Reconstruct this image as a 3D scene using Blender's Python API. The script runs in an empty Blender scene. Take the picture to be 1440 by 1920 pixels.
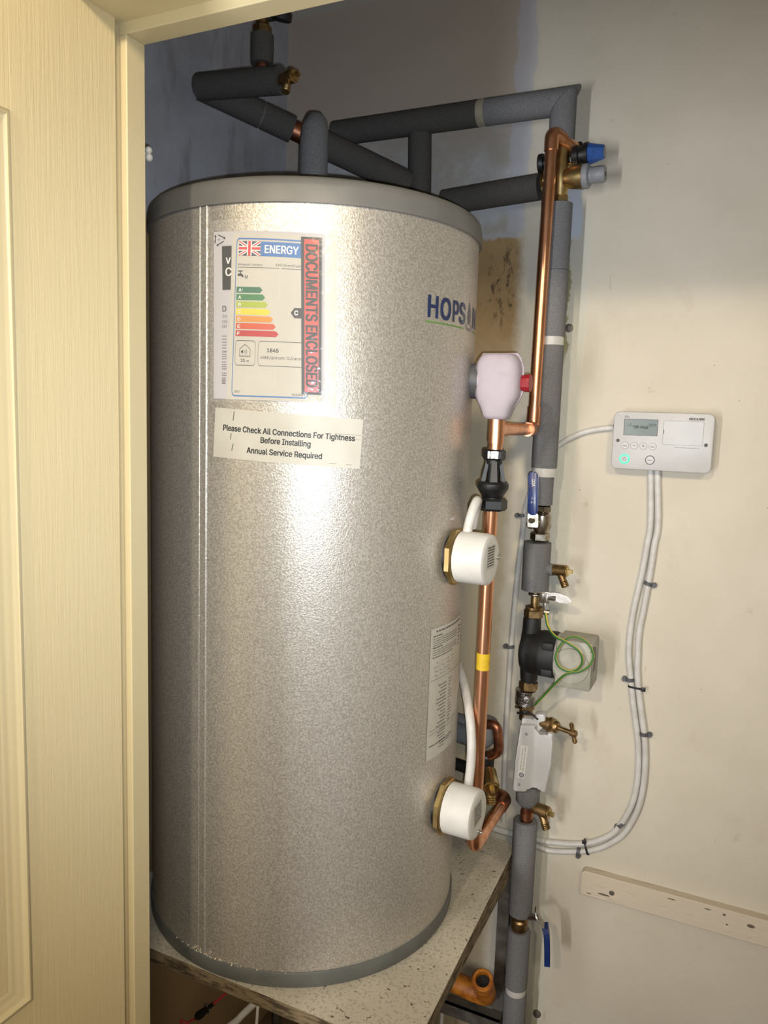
import bpy, bmesh, math, random, mathutils
import numpy as np
from mathutils import Vector, Matrix
random.seed(7)
V = Vector
PI = math.pi
scn = bpy.context.scene
COL = scn.collection

# ------------------------------------------------------------------ camera, world, lights, exposure
FPX = 1442.0
yaw, pit, rol = map(math.radians, (25.0, 7.1, 1.87))
FW = V((-math.sin(yaw) * math.cos(pit), math.cos(yaw) * math.cos(pit), -math.sin(pit)))
_r = V((math.cos(yaw), math.sin(yaw), 0)); _u = _r.cross(FW)
RT = math.cos(rol) * _r + math.sin(rol) * _u
UP = math.cos(rol) * _u - math.sin(rol) * _r
CAM = V((0, 0, 1.5))
cd = bpy.data.cameras.new('camera'); cam = bpy.data.objects.new('camera', cd); COL.objects.link(cam)
cd.sensor_fit = 'VERTICAL'; cd.sensor_height = 36.0; cd.lens = 36.0 * FPX / 1920.0
cd.clip_start = 0.01
m = Matrix((RT, UP, -FW)).transposed().to_4x4(); m.translation = CAM
cam.matrix_world = m
scn.camera = cam

w = bpy.data.worlds.new('world'); scn.world = w; w.use_nodes = True
w.node_tree.nodes['Background'].inputs[0].default_value = (1.0, 0.9, 0.78, 1)
w.node_tree.nodes['Background'].inputs[1].default_value = 0.02

def light(name, kind, loc, energy, color, **kw):
    d = bpy.data.lights.new(name, kind); o = bpy.data.objects.new(name, d); COL.objects.link(o)
    o.location = loc; d.energy = energy; d.color = color
    for k, v in kw.items(): setattr(d, k, v)
    return o
# warm ceiling spotlight of the room, behind the camera
LAMP = V((-0.40, -1.65, 2.62))
o = light('ceiling_spot_light', 'SPOT', LAMP, 120, (1.0, 0.85, 0.64), shadow_soft_size=0.075, spot_size=math.radians(58), spot_blend=1.0)
o.rotation_euler = (V((-0.72, 0.6, 1.88)) - LAMP).to_track_quat('-Z', 'Y').to_euler()
# added soft warm fill from the right, brightening the cylinder's left side
SIDE = V((0.95, -1.40, 2.60))
o = light('side_fill_light', 'SPOT', SIDE, 165, (1.0, 0.83, 0.58), shadow_soft_size=0.22, spot_size=math.radians(62), spot_blend=1.0)
o.rotation_euler = (V((-0.85, 0.9, 1.75)) - SIDE).to_track_quat('-Z', 'Y').to_euler()
# unseen strip light added at rear left, shaped for an upright shadow edge
REARL = V((-0.99, -1.6, 1.15))
o = light('rear_strip_light', 'AREA', REARL, 36, (0.98, 0.98, 1.0), shape='RECTANGLE', size=0.09, size_y=1.3)
o.rotation_euler = (V((-0.2, 1.52, 1.4)) - REARL).to_track_quat('-Z', 'Y').to_euler()
# the phone's flash beside the lens
o = light('phone_flash_light', 'SPOT', (0.016, -0.004, 1.482), 34, (0.86, 0.97, 1.10), shadow_soft_size=0.004, spot_size=math.radians(92), spot_blend=1.0)
o.rotation_euler = (FW + V((0, 0, .10))).to_track_quat('-Z', 'Y').to_euler()

vs = scn.view_settings
vs.view_transform = 'Standard'; vs.look = 'None'; vs.gamma = 1.0; vs.use_curve_mapping = False
vs.exposure = 0.0

# ------------------------------------------------------------------ helpers
def ray(px, py): return FW * FPX + RT * (px - 720) + UP * (960 - py)
def at(px, py, Y): d = ray(px, py); return CAM + d * (Y / d.y)
def atx(px, py, X): d = ray(px, py); return CAM + d * (X / d.x)
def atz(px, py, Z): d = ray(px, py); return CAM + d * ((Z - 1.5) / d.z)

def s2l(c):
    def f(x):
        x /= 255.0
        return x / 12.92 if x <= .04045 else ((x + .055) / 1.055) ** 2.4
    return (f(c[0]), f(c[1]), f(c[2]), 1)

class NT:
    def __init__(s, name):
        s.m = bpy.data.materials.new(name); s.m.use_nodes = True
        s.t = s.m.node_tree; s.b = s.t.nodes['Principled BSDF']
    def n(s, typ, **kw):
        x = s.t.nodes.new(typ)
        for k, v in kw.items():
            if hasattr(x, k): setattr(x, k, v)
        return x
    def l(s, a, b): s.t.links.new(a, b)
    def val(s, sock, v):
        if hasattr(v, 'links'): s.l(v, sock)
        else: sock.default_value = v
    def math(s, op, a, b=0.0, c=0.0, clamp=False):
        x = s.n('ShaderNodeMath'); x.operation = op; x.use_clamp = clamp
        s.val(x.inputs[0], a); s.val(x.inputs[1], b); s.val(x.inputs[2], c)
        return x.outputs[0]
    def step(s, v, lo, hi):     # smoothstep
        x = s.n('ShaderNodeMapRange'); x.interpolation_type = 'SMOOTHSTEP'
        s.val(x.inputs['Value'], v); x.inputs['From Min'].default_value = lo; x.inputs['From Max'].default_value = hi
        return x.outputs[0]
    def noise(s, scale, vec=None, detail=4, rough=.55):
        x = s.n('ShaderNodeTexNoise'); x.inputs['Scale'].default_value = scale
        x.inputs['Detail'].default_value = detail; x.inputs['Roughness'].default_value = rough
        if vec is not None: s.l(vec, x.inputs['Vector'])
        return x.outputs['Fac']
    def pos(s):
        return s.n('ShaderNodeNewGeometry').outputs['Position']
    def xyz(s, v):
        x = s.n('ShaderNodeSeparateXYZ'); s.l(v, x.inputs[0]); return x.outputs
    def scale(s, v, sc):
        x = s.n('ShaderNodeVectorMath'); x.operation = 'MULTIPLY'; s.l(v, x.inputs[0]); x.inputs[1].default_value = sc
        return x.outputs[0]
    def mix(s, fac, a, b):
        x = s.n('ShaderNodeMix'); x.data_type = 'RGBA'
        s.val(x.inputs[0], fac)
        for sock, c in ((x.inputs[6], a), (x.inputs[7], b)):
            if hasattr(c, 'links'): s.l(c, sock)
            else: sock.default_value = c if len(c) == 4 and max(c) <= 1.0 else s2l(c)
        return x.outputs[2]
    def bump(s, h, strength, dist=0.002):
        x = s.n('ShaderNodeBump'); x.inputs['Strength'].default_value = strength; x.inputs['Distance'].default_value = dist
        s.l(h, x.inputs['Height']); s.l(x.outputs[0], s.b.inputs['Normal'])
    def spot(s, P, c, rx, rz, soft=.35, ax=('x', 'z')):   # elliptical mask about a world point
        i = {'x': 0, 'y': 1, 'z': 2}
        X = s.xyz(P)
        a = s.math('DIVIDE', s.math('SUBTRACT', X[i[ax[0]]], c[0]), rx)
        b = s.math('DIVIDE', s.math('SUBTRACT', X[i[ax[1]]], c[1]), rz)
        d = s.math('ADD', s.math('MULTIPLY', a, a), s.math('MULTIPLY', b, b))
        return s.math('SUBTRACT', 1.0, s.step(d, 1 - soft, 1 + soft))

def mat(name, col, rough=.5, metal=0., col2=None, nscale=30, bscale=0, bstr=.2, bdist=.001, spec=None, stretch=None, contrast=(.35, .65), coat=0):
    t = NT(name); b = t.b
    b.inputs['Roughness'].default_value = rough; b.inputs['Metallic'].default_value = metal
    if spec is not None: b.inputs['Specular IOR Level'].default_value = spec
    if coat: b.inputs['Coat Weight'].default_value = coat; b.inputs['Coat Roughness'].default_value = .1
    P = t.pos()
    if stretch: P = t.scale(P, stretch)
    if col2 is not None:
        f = t.step(t.noise(nscale, P), *contrast)
        t.l(t.mix(f, s2l(col), s2l(col2)), b.inputs['Base Color'])
    else:
        f = t.noise(60, P)
        c = s2l(col); d = tuple(min(1, x * .9) for x in c[:3]) + (1,)
        t.l(t.mix(f, c, d), b.inputs['Base Color'])
    if bscale: t.bump(t.noise(bscale, P, 3), bstr, bdist)
    return t.m

class MB:
    """collects shapes (world coordinates) into one mesh"""
    def __init__(s): s.bm = bmesh.new()
    def face(s, vs, mi=0):
        try: f = s.bm.faces.new(vs); f.material_index = mi; return f
        except ValueError: return None
    def rings(s, rings, cap0=True, cap1=True, mats=None, closed=True):
        R = [[s.bm.verts.new(p) for p in r] for r in rings]
        n = len(R[0])
        for i in range(len(R) - 1):
            for j in range(n if closed else n - 1):
                k = (j + 1) % n
                s.face((R[i][j], R[i][k], R[i + 1][k], R[i + 1][j]), mats[j] if mats else 0)
        if cap0: s.face(R[0][::-1])
        if cap1: s.face(R[-1])
        return s
    def tube(s, pts, r, seg=20, cap=True, mats=None, squash=None):
        pts = [V(p) for p in pts]; rr = r if isinstance(r, (list, tuple)) else [r] * len(pts)
        n = len(pts); tan = []
        for i in range(n):
            a = pts[max(0, i - 1)]; b = pts[min(n - 1, i + 1)]; t = b - a
            tan.append(t.normalized() if t.length > 1e-9 else V((0, 0, 1)))
        ref = V((0, 0, 1)) if abs(tan[0].z) < .9 else V((0, -1, 0))
        u = (ref - tan[0] * ref.dot(tan[0])).normalized(); rings = []
        for i in range(n):
            u = (u - tan[i] * u.dot(tan[i])).normalized(); v = tan[i].cross(u)
            rings.append([pts[i] + (u * math.cos(a) + v * math.sin(a)) * rr[i] for a in [2 * PI * k / seg for k in range(seg)]])
        return s.rings(rings, cap, cap, mats)
    def lathe(s, prof, o, axis, seg=32, cap0=True, cap1=True, hexed=None, phase=0):
        o = V(o); ax = V(axis).normalized()
        ref = V((0, 0, 1)) if abs(ax.z) < .9 else V((0, -1, 0))
        u = (ref - ax * ref.dot(ax)).normalized(); v = ax.cross(u)
        return s.rings([[o + ax * t + (u * math.cos(a + phase) + v * math.sin(a + phase)) * r for a in [2 * PI * k / seg for k in range(seg)]] for t, r in prof], cap0, cap1)
    def cyl(s, p0, p1, r, r1=None, seg=28, bev=0):
        p0 = V(p0); p1 = V(p1); L = (p1 - p0).length; r1 = r if r1 is None else r1
        if bev: pr = [(0, r - bev), (bev, r), (L - bev, r1), (L, r1 - bev)]
        else: pr = [(0, r), (L, r1)]
        return s.lathe(pr, p0, p1 - p0, seg)
    def hexnut(s, p0, p1, r, phase=0.26):
        p0 = V(p0); p1 = V(p1); L = (p1 - p0).length; b = min(.15 * r, L * .3)
        return s.lathe([(0, r - b), (b, r), (L - b, r), (L, r - b)], p0, p1 - p0, 6, phase=phase)
    def box(s, lo, hi, bev=0, rot=None, pivot=None):
        t = bmesh.new(); bmesh.ops.create_cube(t, size=1)
        lo = V(lo); hi = V(hi); c = (lo + hi) / 2; d = hi - lo
        for v in t.verts: v.co = V((v.co.x * d.x, v.co.y * d.y, v.co.z * d.z)) + c
        if bev: bmesh.ops.bevel(t, geom=t.edges[:], offset=bev, segments=2, affect='EDGES', profile=.5)
        if rot is not None:
            pv = V(pivot) if pivot is not None else c
            for v in t.verts: v.co = pv + rot @ (v.co - pv)
        return s.merge(t)
    def merge(s, t, mi=None):
        mp = {v: s.bm.verts.new(v.co) for v in t.verts}
        for f in t.faces:
            g = s.face([mp[v] for v in f.verts])
            if g: g.material_index = f.material_index if mi is None else mi
        t.free(); return s
    def prism(s, pts, o, ex, ey, depth, bev=0):
        """2-D outline in the frame (o, ex, ey) extruded by depth along ex x ey"""
        o = V(o); ex = V(ex); ey = V(ey); ez = ex.cross(ey).normalized()
        t = bmesh.new()
        a = [t.verts.new(o + ex * x + ey * y) for x, y in pts]; b = [t.verts.new(v.co + ez * depth) for v in a]
        n = len(a)
        t.faces.new(a[::-1]); t.faces.new(b)
        for i in range(n): t.faces.new((a[i], a[(i + 1) % n], b[(i + 1) % n], b[i]))
        if bev:
            t.edges.ensure_lookup_table()
            e = [x for x in t.edges if all(abs((v.co - o).dot(ez) - depth) < 1e-7 for v in x.verts)]
            bmesh.ops.bevel(t, geom=e, offset=bev, segments=2, affect='EDGES', profile=.5)
        return s.merge(t)
    def slab(s, w, h, r, o, ex, ey, depth, bev, n=8):
        o = V(o); ex = V(ex); ey = V(ey); ez = ex.cross(ey).normalized()
        return s.rings([[o + ex * x + ey * y + ez * d for x, y in rrect(w - 2 * i, h - 2 * i, r - i, n)] for d, i in ((0, 0), (depth - bev, 0), (depth - bev * .3, bev * .3), (depth, bev))])
    def sphere(s, c, r, seg=20, sc=(1, 1, 1)):
        t = bmesh.new(); bmesh.ops.create_uvsphere(t, u_segments=seg, v_segments=seg // 2, radius=r)
        for v in t.verts: v.co = V(c) + V((v.co.x * sc[0], v.co.y * sc[1], v.co.z * sc[2]))
        return s.merge(t)
    def torus(s, c, axis, R, r, seg=36, seg2=10):
        c = V(c); ax = V(axis).normalized(); ref = V((0, 0, 1)) if abs(ax.z) < .9 else V((1, 0, 0))
        u = (ref - ax * ref.dot(ax)).normalized(); v = ax.cross(u)
        rg = []
        for i in range(seg + 1):
            a = 2 * PI * i / seg; d = u * math.cos(a) + v * math.sin(a)
            rg.append([c + d * (R + r * math.cos(b)) + ax * (r * math.sin(b)) for b in [2 * PI * k / seg2 for k in range(seg2)]])
        return s.rings(rg, False, False)

def link(name, mb, material, parent=None, smooth=40, base=None):
    bm = mb.bm
    bmesh.ops.remove_doubles(bm, verts=bm.verts, dist=1e-6)
    bmesh.ops.recalc_face_normals(bm, faces=bm.faces)
    if base is None:
        base = V(parent['_base']) if parent is not None and '_base' in parent else None
    if base is None:
        if len(bm.verts):
            xs = [v.co for v in bm.verts]
            base = V(((min(v.x for v in xs) + max(v.x for v in xs)) / 2, (min(v.y for v in xs) + max(v.y for v in xs)) / 2, min(v.z for v in xs)))
        else: base = V((0, 0, 0))
    bmesh.ops.translate(bm, verts=bm.verts, vec=-V(base))
    me = bpy.data.meshes.new(name); bm.to_mesh(me); bm.free()
    for mm in (material if isinstance(material, (list, tuple)) else [material]): me.materials.append(mm)
    if smooth:
        me.polygons.foreach_set('use_smooth', [True] * len(me.polygons))
        me.set_sharp_from_angle(angle=math.radians(smooth))
    o = bpy.data.objects.new(name, me); COL.objects.link(o)
    if parent is not None: o.parent = parent
    else: o.location = base
    o['_base'] = tuple(base)
    return o

def tag(o, label, cat, group=None, kind=None):
    o['label'] = label; o['category'] = cat
    if group: o['group'] = group
    if kind: o['kind'] = kind
    return o
def thing(name, base, label, cat, group=None):
    o = bpy.data.objects.new(name, None); o.empty_display_size = .02; COL.objects.link(o)
    o.location = V(base); o['_base'] = tuple(base)
    return tag(o, label, cat, group)
def lab(o, t): o['label'] = t; return o
def struct(name, mb, m, parent=None, smooth=0):
    o = link(name, mb, m, parent, smooth=smooth)
    if parent is None: o['kind'] = 'structure'
    return o

def fillet(pts, r, n=7):
    pts = [V(p) for p in pts]; out = [pts[0]]
    for i in range(1, len(pts) - 1):
        p = pts[i]; a = (pts[i - 1] - p); b = (pts[i + 1] - p)
        ang = a.angle(b); d = min(r / math.tan(ang / 2), a.length * .49, b.length * .49)
        p0 = p + a.normalized() * d; p1 = p + b.normalized() * d
        for k in range(n + 1):
            t = k / n; out.append(p0.lerp(p, t).lerp(p.lerp(p1, t), t))
    out.append(pts[-1]); return out
def spline(pts, n=8):
    pts = [V(p) for p in pts]; P = [pts[0] * 2 - pts[1]] + pts + [pts[-1] * 2 - pts[-2]]; out = []
    for i in range(1, len(P) - 2):
        a, b, c, d = P[i - 1:i + 3]
        for k in range(n):
            t = k / n
            out.append(.5 * ((2 * b) + (c - a) * t + (2 * a - 5 * b + 4 * c - d) * t * t + (3 * b - a - 3 * c + d) * t ** 3))
    out.append(pts[-1]); return out
def rrect(w, h, r, n=6, cx=0, cy=0):
    out = []
    for (sx, sy, a0) in ((1, 1, 0), (-1, 1, 90), (-1, -1, 180), (1, -1, 270)):
        for k in range(n + 1):
            a = math.radians(a0 + 90 * k / n)
            out.append((cx + sx * (w / 2 - r) + r * math.cos(a), cy + sy * (h / 2 - r) + r * math.sin(a)))
    return out

_tc = {}
# a plain sans serif that ships with Blender; its built-in face is the fallback
try:
    import os
    FONT = bpy.data.fonts.load(os.path.join(bpy.utils.resource_path('LOCAL'), 'datafiles', 'fonts', 'Inter.woff2'))
except Exception:
    FONT = None
def text2d(txt, bold=0.0):
    """flat lettering as (verts, faces) in em units; overlapping outlines and heavier strokes are merged by winding number"""
    key = (txt, bold)
    if key in _tc: return _tc[key]
    cu = bpy.data.curves.new('lettering', 'FONT'); cu.body = txt; cu.size = 1.0; cu.resolution_u = 3
    if FONT: cu.font = FONT
    cu.fill_mode = 'NONE'
    o = bpy.data.objects.new('lettering', cu)
    me = bpy.data.meshes.new_from_object(o)
    co = [(v.co.x, v.co.y) for v in me.vertices]; nxt = {}
    for e in me.edges: nxt.setdefault(e.vertices[0], []).append(e.vertices[1]); nxt.setdefault(e.vertices[1], []).append(e.vertices[0])
    bpy.data.objects.remove(o); bpy.data.curves.remove(cu); bpy.data.meshes.remove(me)
    seen, loops = set(), []
    for v0 in range(len(co)):
        if v0 in seen or len(nxt.get(v0, ())) != 2: continue
        lp, prev, cur = [], None, v0
        while cur not in seen:
            seen.add(cur); lp.append(cur)
            n = [q for q in nxt[cur] if q != prev]
            # keep the direction in which the outline was drawn (ascending vertex order)
            step = (cur + 1) if (cur + 1) in nxt[cur] and (cur + 1) not in seen else next((q for q in n if q not in seen), None)
            if step is None: break
            prev, cur = cur, step
        if len(lp) > 2: loops.append([co[i] for i in lp])
    loops.sort(key=lambda l: min(p[0] for p in l)); groups = []
    for l in loops:
        lo, hi = min(p[0] for p in l), max(p[0] for p in l)
        if groups and lo <= groups[-1][1] + 2.2 * bold + 1e-4: groups[-1][0].append(l); groups[-1][1] = max(groups[-1][1], hi)
        else: groups.append([[l], hi])
    sh = ((0, 0),) if not bold else ((-bold, -bold * .5), (bold, -bold * .5), (-bold, bold * .5), (bold, bold * .5), (0, 0))
    VS, FS = [], []
    for ls, _ in groups:
        pts, eds, segs = [], [], []
        for dx_, dy_ in sh:
            for l in ls:
                k = len(pts); n = len(l); q = [(p[0] + dx_, p[1] + dy_) for p in l]; pts += [V(p) for p in q]
                eds += [(k + i, k + (i + 1) % n) for i in range(n)]; segs += [(q[i], q[(i + 1) % n]) for i in range(n)]
        r = mathutils.geometry.delaunay_2d_cdt(pts, eds, [], 0, 1e-6)
        A = np.array(segs); ax, ay, bx, by = A[:, 0, 0], A[:, 0, 1], A[:, 1, 0], A[:, 1, 1]
        base = len(VS); VS += [(p.x, p.y) for p in r[0]]
        for f in r[2]:
            cx_ = sum(r[0][i].x for i in f) / len(f); cy_ = sum(r[0][i].y for i in f) / len(f)
            up = (ay <= cy_) & (by > cy_); dn = (ay > cy_) & (by <= cy_)
            side = (bx - ax) * (cy_ - ay) - (cx_ - ax) * (by - ay)
            if int((up & (side > 0)).sum()) - int((dn & (side < 0)).sum()) != 0: FS.append(tuple(base + i for i in f))
    _tc[key] = (VS, FS); return _tc[key]
def CAP(): return max(v[1] for v in text2d('H')[0])
def put_text(mb, fn, txt, x, y, h, width=None, align='L', bold=0.0, rot=0.0):
    """lettering of cap height h at (x, y) of the 2-D surface fn(u, v) -> world"""
    vs, fs = text2d(txt, bold)
    if not vs: return
    x0 = min(v[0] for v in vs); x1 = max(v[0] for v in vs); cap = CAP()
    sy = h / cap; sx = sy if width is None else width / max(1e-6, (x1 - x0))
    tw = (x1 - x0) * sx; off = {'L': 0, 'C': -tw / 2, 'R': -tw}[align]
    c, s_ = math.cos(rot), math.sin(rot); used = {i for f in fs for i in f}; nv = {}
    for i in used:
        a = (vs[i][0] - x0) * sx + off; b = vs[i][1] * sy
        nv[i] = mb.bm.verts.new(fn(x + a * c - b * s_, y + a * s_ + b * c))
    for f in fs: mb.face([nv[i] for i in f])
def put_poly(mb, fn, pts, maxlen=None, mi=0):
    mb.face([mb.bm.verts.new(fn(*p)) for p in pts], mi)
def put_rect(mb, fn, x0, y0, x1, y1, n=1, mi=0):
    for i in range(n):
        a = x0 + (x1 - x0) * i / n; b = x0 + (x1 - x0) * (i + 1) / n
        put_poly(mb, fn, [(a, y0), (b, y0), (b, y1), (a, y1)], mi=mi)
def put_frame(mb, fn, x0, y0, x1, y1, t, r=0, sides=None):
    """outline of a rounded rectangle, t wide"""
    if r:
        o = rrect(x1 - x0, y1 - y0, r, 5, (x0 + x1) / 2, (y0 + y1) / 2); i = rrect(x1 - x0 - 2 * t, y1 - y0 - 2 * t, max(r - t, t * .3), 5, (x0 + x1) / 2, (y0 + y1) / 2)
        # split the long straight runs so that the line follows a curved surface
        def dens(p):
            q = []
            for k in range(len(p)):
                a, b = p[k], p[(k + 1) % len(p)]; n = 8
                q += [(a[0] + (b[0] - a[0]) * j / n, a[1] + (b[1] - a[1]) * j / n) for j in range(n)]
            return q
        o, i = dens(o), dens(i); n = len(o)
        for k in range(n): put_poly(mb, fn, [o[k], o[(k + 1) % n], i[(k + 1) % n], i[k]])
    else:
        put_rect(mb, fn, x0, y0, x1, y0 + t, 8); put_rect(mb, fn, x0, y1 - t, x1, y1, 8)
        put_rect(mb, fn, x0, y0, x0 + t, y1); put_rect(mb, fn, x1 - t, y0, x1, y1)
def plane_fn(o, ex, ey, off=0.0):
    o = V(o); ex = V(ex).normalized(); ey = V(ey).normalized(); n = ex.cross(ey)
    return lambda u, v: o + ex * u + ey * v + n * off

# ------------------------------------------------------------------ materials
M = {}
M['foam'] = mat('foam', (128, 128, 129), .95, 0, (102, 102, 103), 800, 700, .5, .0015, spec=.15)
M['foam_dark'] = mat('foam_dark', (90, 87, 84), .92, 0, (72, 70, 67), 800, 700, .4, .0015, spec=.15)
M['foam_cut'] = mat('foam_cut', (112, 110, 106), .95, 0, (80, 79, 77), 300, 300, .3)
M['copper'] = mat('copper', (232, 176, 140), .3, 1, (214, 152, 116), 60, 40, .05, .001, stretch=(1, 1, .25))
M['copper_old'] = mat('copper_old', (176, 118, 90), .4, 1, (128, 84, 64), 45, 60, .08)
M['brass'] = mat('brass', (206, 184, 132), .33, 1, (178, 154, 104), 40, 120, .06)
M['brass_old'] = mat('brass_old', (172, 146, 104), .42, 1, (130, 106, 72), 50, 140, .1)
M['nickel'] = mat('nickel', (188, 180, 166), .28, 1, (140, 132, 118), 60, 90, .06)
M['chrome'] = mat('chrome', (196, 194, 188), .3, 1, (170, 166, 160), 70, 60, .05)
M['foil'] = mat('foil', (196, 194, 190), .3, 1, (130, 128, 124), 90, 160, .6, .003)
M['black'] = mat('black_plastic', (22, 22, 24), .45, 0, (16, 16, 17), 80, 0)
M['black_matte'] = mat('black_casting', (26, 26, 27), .6, 0, (18, 18, 19), 60, 220, .25)
M['blue'] = mat('blue_plastic', (30, 56, 122), .3, 0, (26, 48, 108), 50, 0)
M['cap_blue'] = mat('cap_blue', (44, 88, 158), .4, 0, (36, 76, 142), 50, 0)
M['grey_plastic'] = mat('grey_plastic', (146, 148, 152), .5, 0, (136, 138, 142), 50, 0)
M['red'] = mat('red_plastic', (158, 32, 44), .42, 0, (138, 26, 38), 50, 0)
M['white_plastic'] = mat('white_plastic', (190, 189, 188), .4, 0, (186, 185, 184), 30, 0)
M['cap_white'] = mat('cap_white', (212, 210, 204), .45, 0, (205, 202, 196), 25, 0)
M['poly'] = mat('expanded_polystyrene', (178, 168, 176), .8, 0, (170, 160, 168), 22, 260, .25, .001)
M['cable'] = mat('white_cable', (205, 203, 198), .45, 0, (194, 191, 185), 40, 0)
M['clip'] = mat('grey_clip', (92, 92, 96), .5, 0, (80, 80, 84), 40, 0)
M['tape_white'] = mat('tape_white', (208, 205, 200), .45, 0, (192, 189, 184), 40, 60, .15)
M['tape_beige'] = mat('tape_beige', (168, 160, 142), .6, 0, (150, 142, 124), 40, 60, .2)
M['tape_yellow'] = mat('tape_yellow', (214, 178, 40), .5, 0, (196, 160, 34), 60, 0)
M['wire_y'] = mat('wire_yellow', (206, 184, 62), .45)
M['wire_g'] = mat('wire_green', (44, 104, 52), .45)
M['lid'] = mat('lid_grey', (112, 111, 108), .42, 0, (107, 106, 103), 20, 200, .04)
M['base'] = mat('base_grey', (100, 102, 99), .5, 0, (92, 94, 91), 20, 200, .04)
M['paper'] = mat('paper', (192, 187, 176), .75, 0, (187, 182, 170), 12, 30, .08, .002)
M['paper2'] = mat('paper_cool', (188, 184, 186), .75, 0, (182, 178, 180), 12, 30, .08, .002)
M['sticker'] = mat('sticker_paper', (194, 191, 180), .5, 0, (187, 183, 171), 20, 60, .1, .001)
M['ink'] = mat('ink_black', (24, 23, 22), .5)
M['ink_grey'] = mat('ink_grey', (96, 94, 92), .6)
M['scuff'] = mat('scuff', (198, 192, 180), .6)
M['ink_light'] = mat('ink_faint', (150, 146, 140), .6)
M['ink_navy'] = mat('ink_navy', (32, 48, 92), .45)
M['ink_green'] = mat('ink_green', (98, 150, 62), .5)
M['ink_blue'] = mat('ink_blue', (50, 108, 172), .5)
M['ink_white'] = mat('ink_white', (226, 224, 220), .5)
M['ink_red'] = mat('ink_red', (206, 52, 58), .5)
M['flag_navy'] = mat('flag_navy', (58, 62, 92), .5)
M['strip_red'] = mat('strip_red', (198, 44, 26), .4)
M['drop'] = mat('drop_grey', (70, 80, 96), .4)
for i, c in enumerate(((36, 104, 76), (50, 120, 68), (160, 176, 50), (222, 198, 44), (208, 136, 42), (198, 78, 38), (178, 34, 38))):
    M['arrow%d' % i] = mat('rating_colour', c, .5)
M['screen'] = mat('screen', (112, 124, 120), .25, 0, (104, 116, 112), 10, 0)
M['steel'] = mat('steel', (112, 108, 100), .5, .4, (86, 82, 74), 30, 90, .1)
M['orange'] = mat('orange_wrap', (206, 130, 40), .5, 0, (160, 88, 24), 40, 60, .2)
M['fluff'] = mat('dust', (226, 216, 190), .8)
M['wood_dark'] = mat('wood_dark', (116, 96, 70), .8, 0, (70, 56, 40), 30, 90, .4, stretch=(1, 6, 6))

# metal casing with a fine hammered sparkle
t = NT('hammered_metal'); P = t.pos()
t.b.inputs['Metallic'].default_value = .62; t.b.inputs['Roughness'].default_value = .38
fl = t.noise(330, P, 3, .6)
t.l(t.mix(t.step(fl, .36, .64), s2l((176, 171, 163)), s2l((208, 204, 196))), t.b.inputs['Base Color'])
t.bump(t.noise(420, P, 2), .42, .0011); M['casing'] = t.m

# clear film
t = NT('clear_film'); t.b.inputs['Base Color'].default_value = (1, 1, 1, 1)
t.b.inputs['Roughness'].default_value = .14; t.b.inputs['Alpha'].default_value = .08
t.bump(t.noise(38, t.pos(), 3), .5, .004); M['film'] = t.m
t = NT('hazy_film'); t.b.inputs['Base Color'].default_value = s2l((226, 220, 208))
t.b.inputs['Roughness'].default_value = .2; t.b.inputs['Alpha'].default_value = .55
t.bump(t.noise(30, t.pos(), 3), .4, .004); M['film_hazy'] = t.m
# milky plastic of the meter cover
t = NT('milky_plastic'); t.b.inputs['Base Color'].default_value = s2l((196, 196, 196)); t.b.inputs['Roughness'].default_value = .4
t.b.inputs['Subsurface Weight'].default_value = .25; t.b.inputs['Subsurface Radius'].default_value = (.01, .01, .01); M['milky'] = t.m
# green lit ring
t = NT('green_glow'); t.b.inputs['Base Color'].default_value = s2l((90, 225, 180)); t.b.inputs['Emission Color'].default_value = s2l((60, 235, 170)); t.b.inputs['Emission Strength'].default_value = .45; M['glow'] = t.m

# painted joinery
t = NT('gloss_cream_paint'); P = t.pos()
t.b.inputs['Roughness'].default_value = .38
t.l(t.mix(t.noise(8, P), s2l((226, 212, 172)), s2l((218, 203, 162))), t.b.inputs['Base Color'])
t.bump(t.noise(40, P), .08, .002); M['paint'] = t.m
# embossed grain door skin
t = NT('door_skin'); P = t.pos()
t.b.inputs['Roughness'].default_value = .36
g = t.noise(260, t.scale(P, (1, 1, .045)), 3); fine = t.noise(500, P, 2)
nick = t.spot(P, (.32, 1.125), .0030, .0040, ax=('y', 'z'))
for c in ((.290, .885), (.325, .905), (.405, .765), (.26, .72)):
    nick = t.math('MAXIMUM', nick, t.spot(P, c, .0040, .0018, ax=('y', 'z')))
base = t.mix(t.noise(6, P), s2l((238, 222, 180)), s2l((232, 215, 170)))
t.l(t.mix(nick, base, s2l((70, 52, 30))), t.b.inputs['Base Color'])
t.bump(t.math('ADD', g, t.math('MULTIPLY', fine, .25)), .35, .0016); M['door'] = t.m

# painted, patched plaster of the back wall
t = NT('patched_plaster'); P = t.pos(); X = t.xyz(P)
t.b.inputs['Roughness'].default_value = .7; t.b.inputs['Specular IOR Level'].default_value = .3
n1 = t.noise(4, P, 5); n2 = t.noise(28, P, 5, .6); n3 = t.noise(11, P, 4, .6)
base = t.mix(t.step(n1, .35, .65), s2l((207, 199, 183)), s2l((200, 192, 175)))
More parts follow.
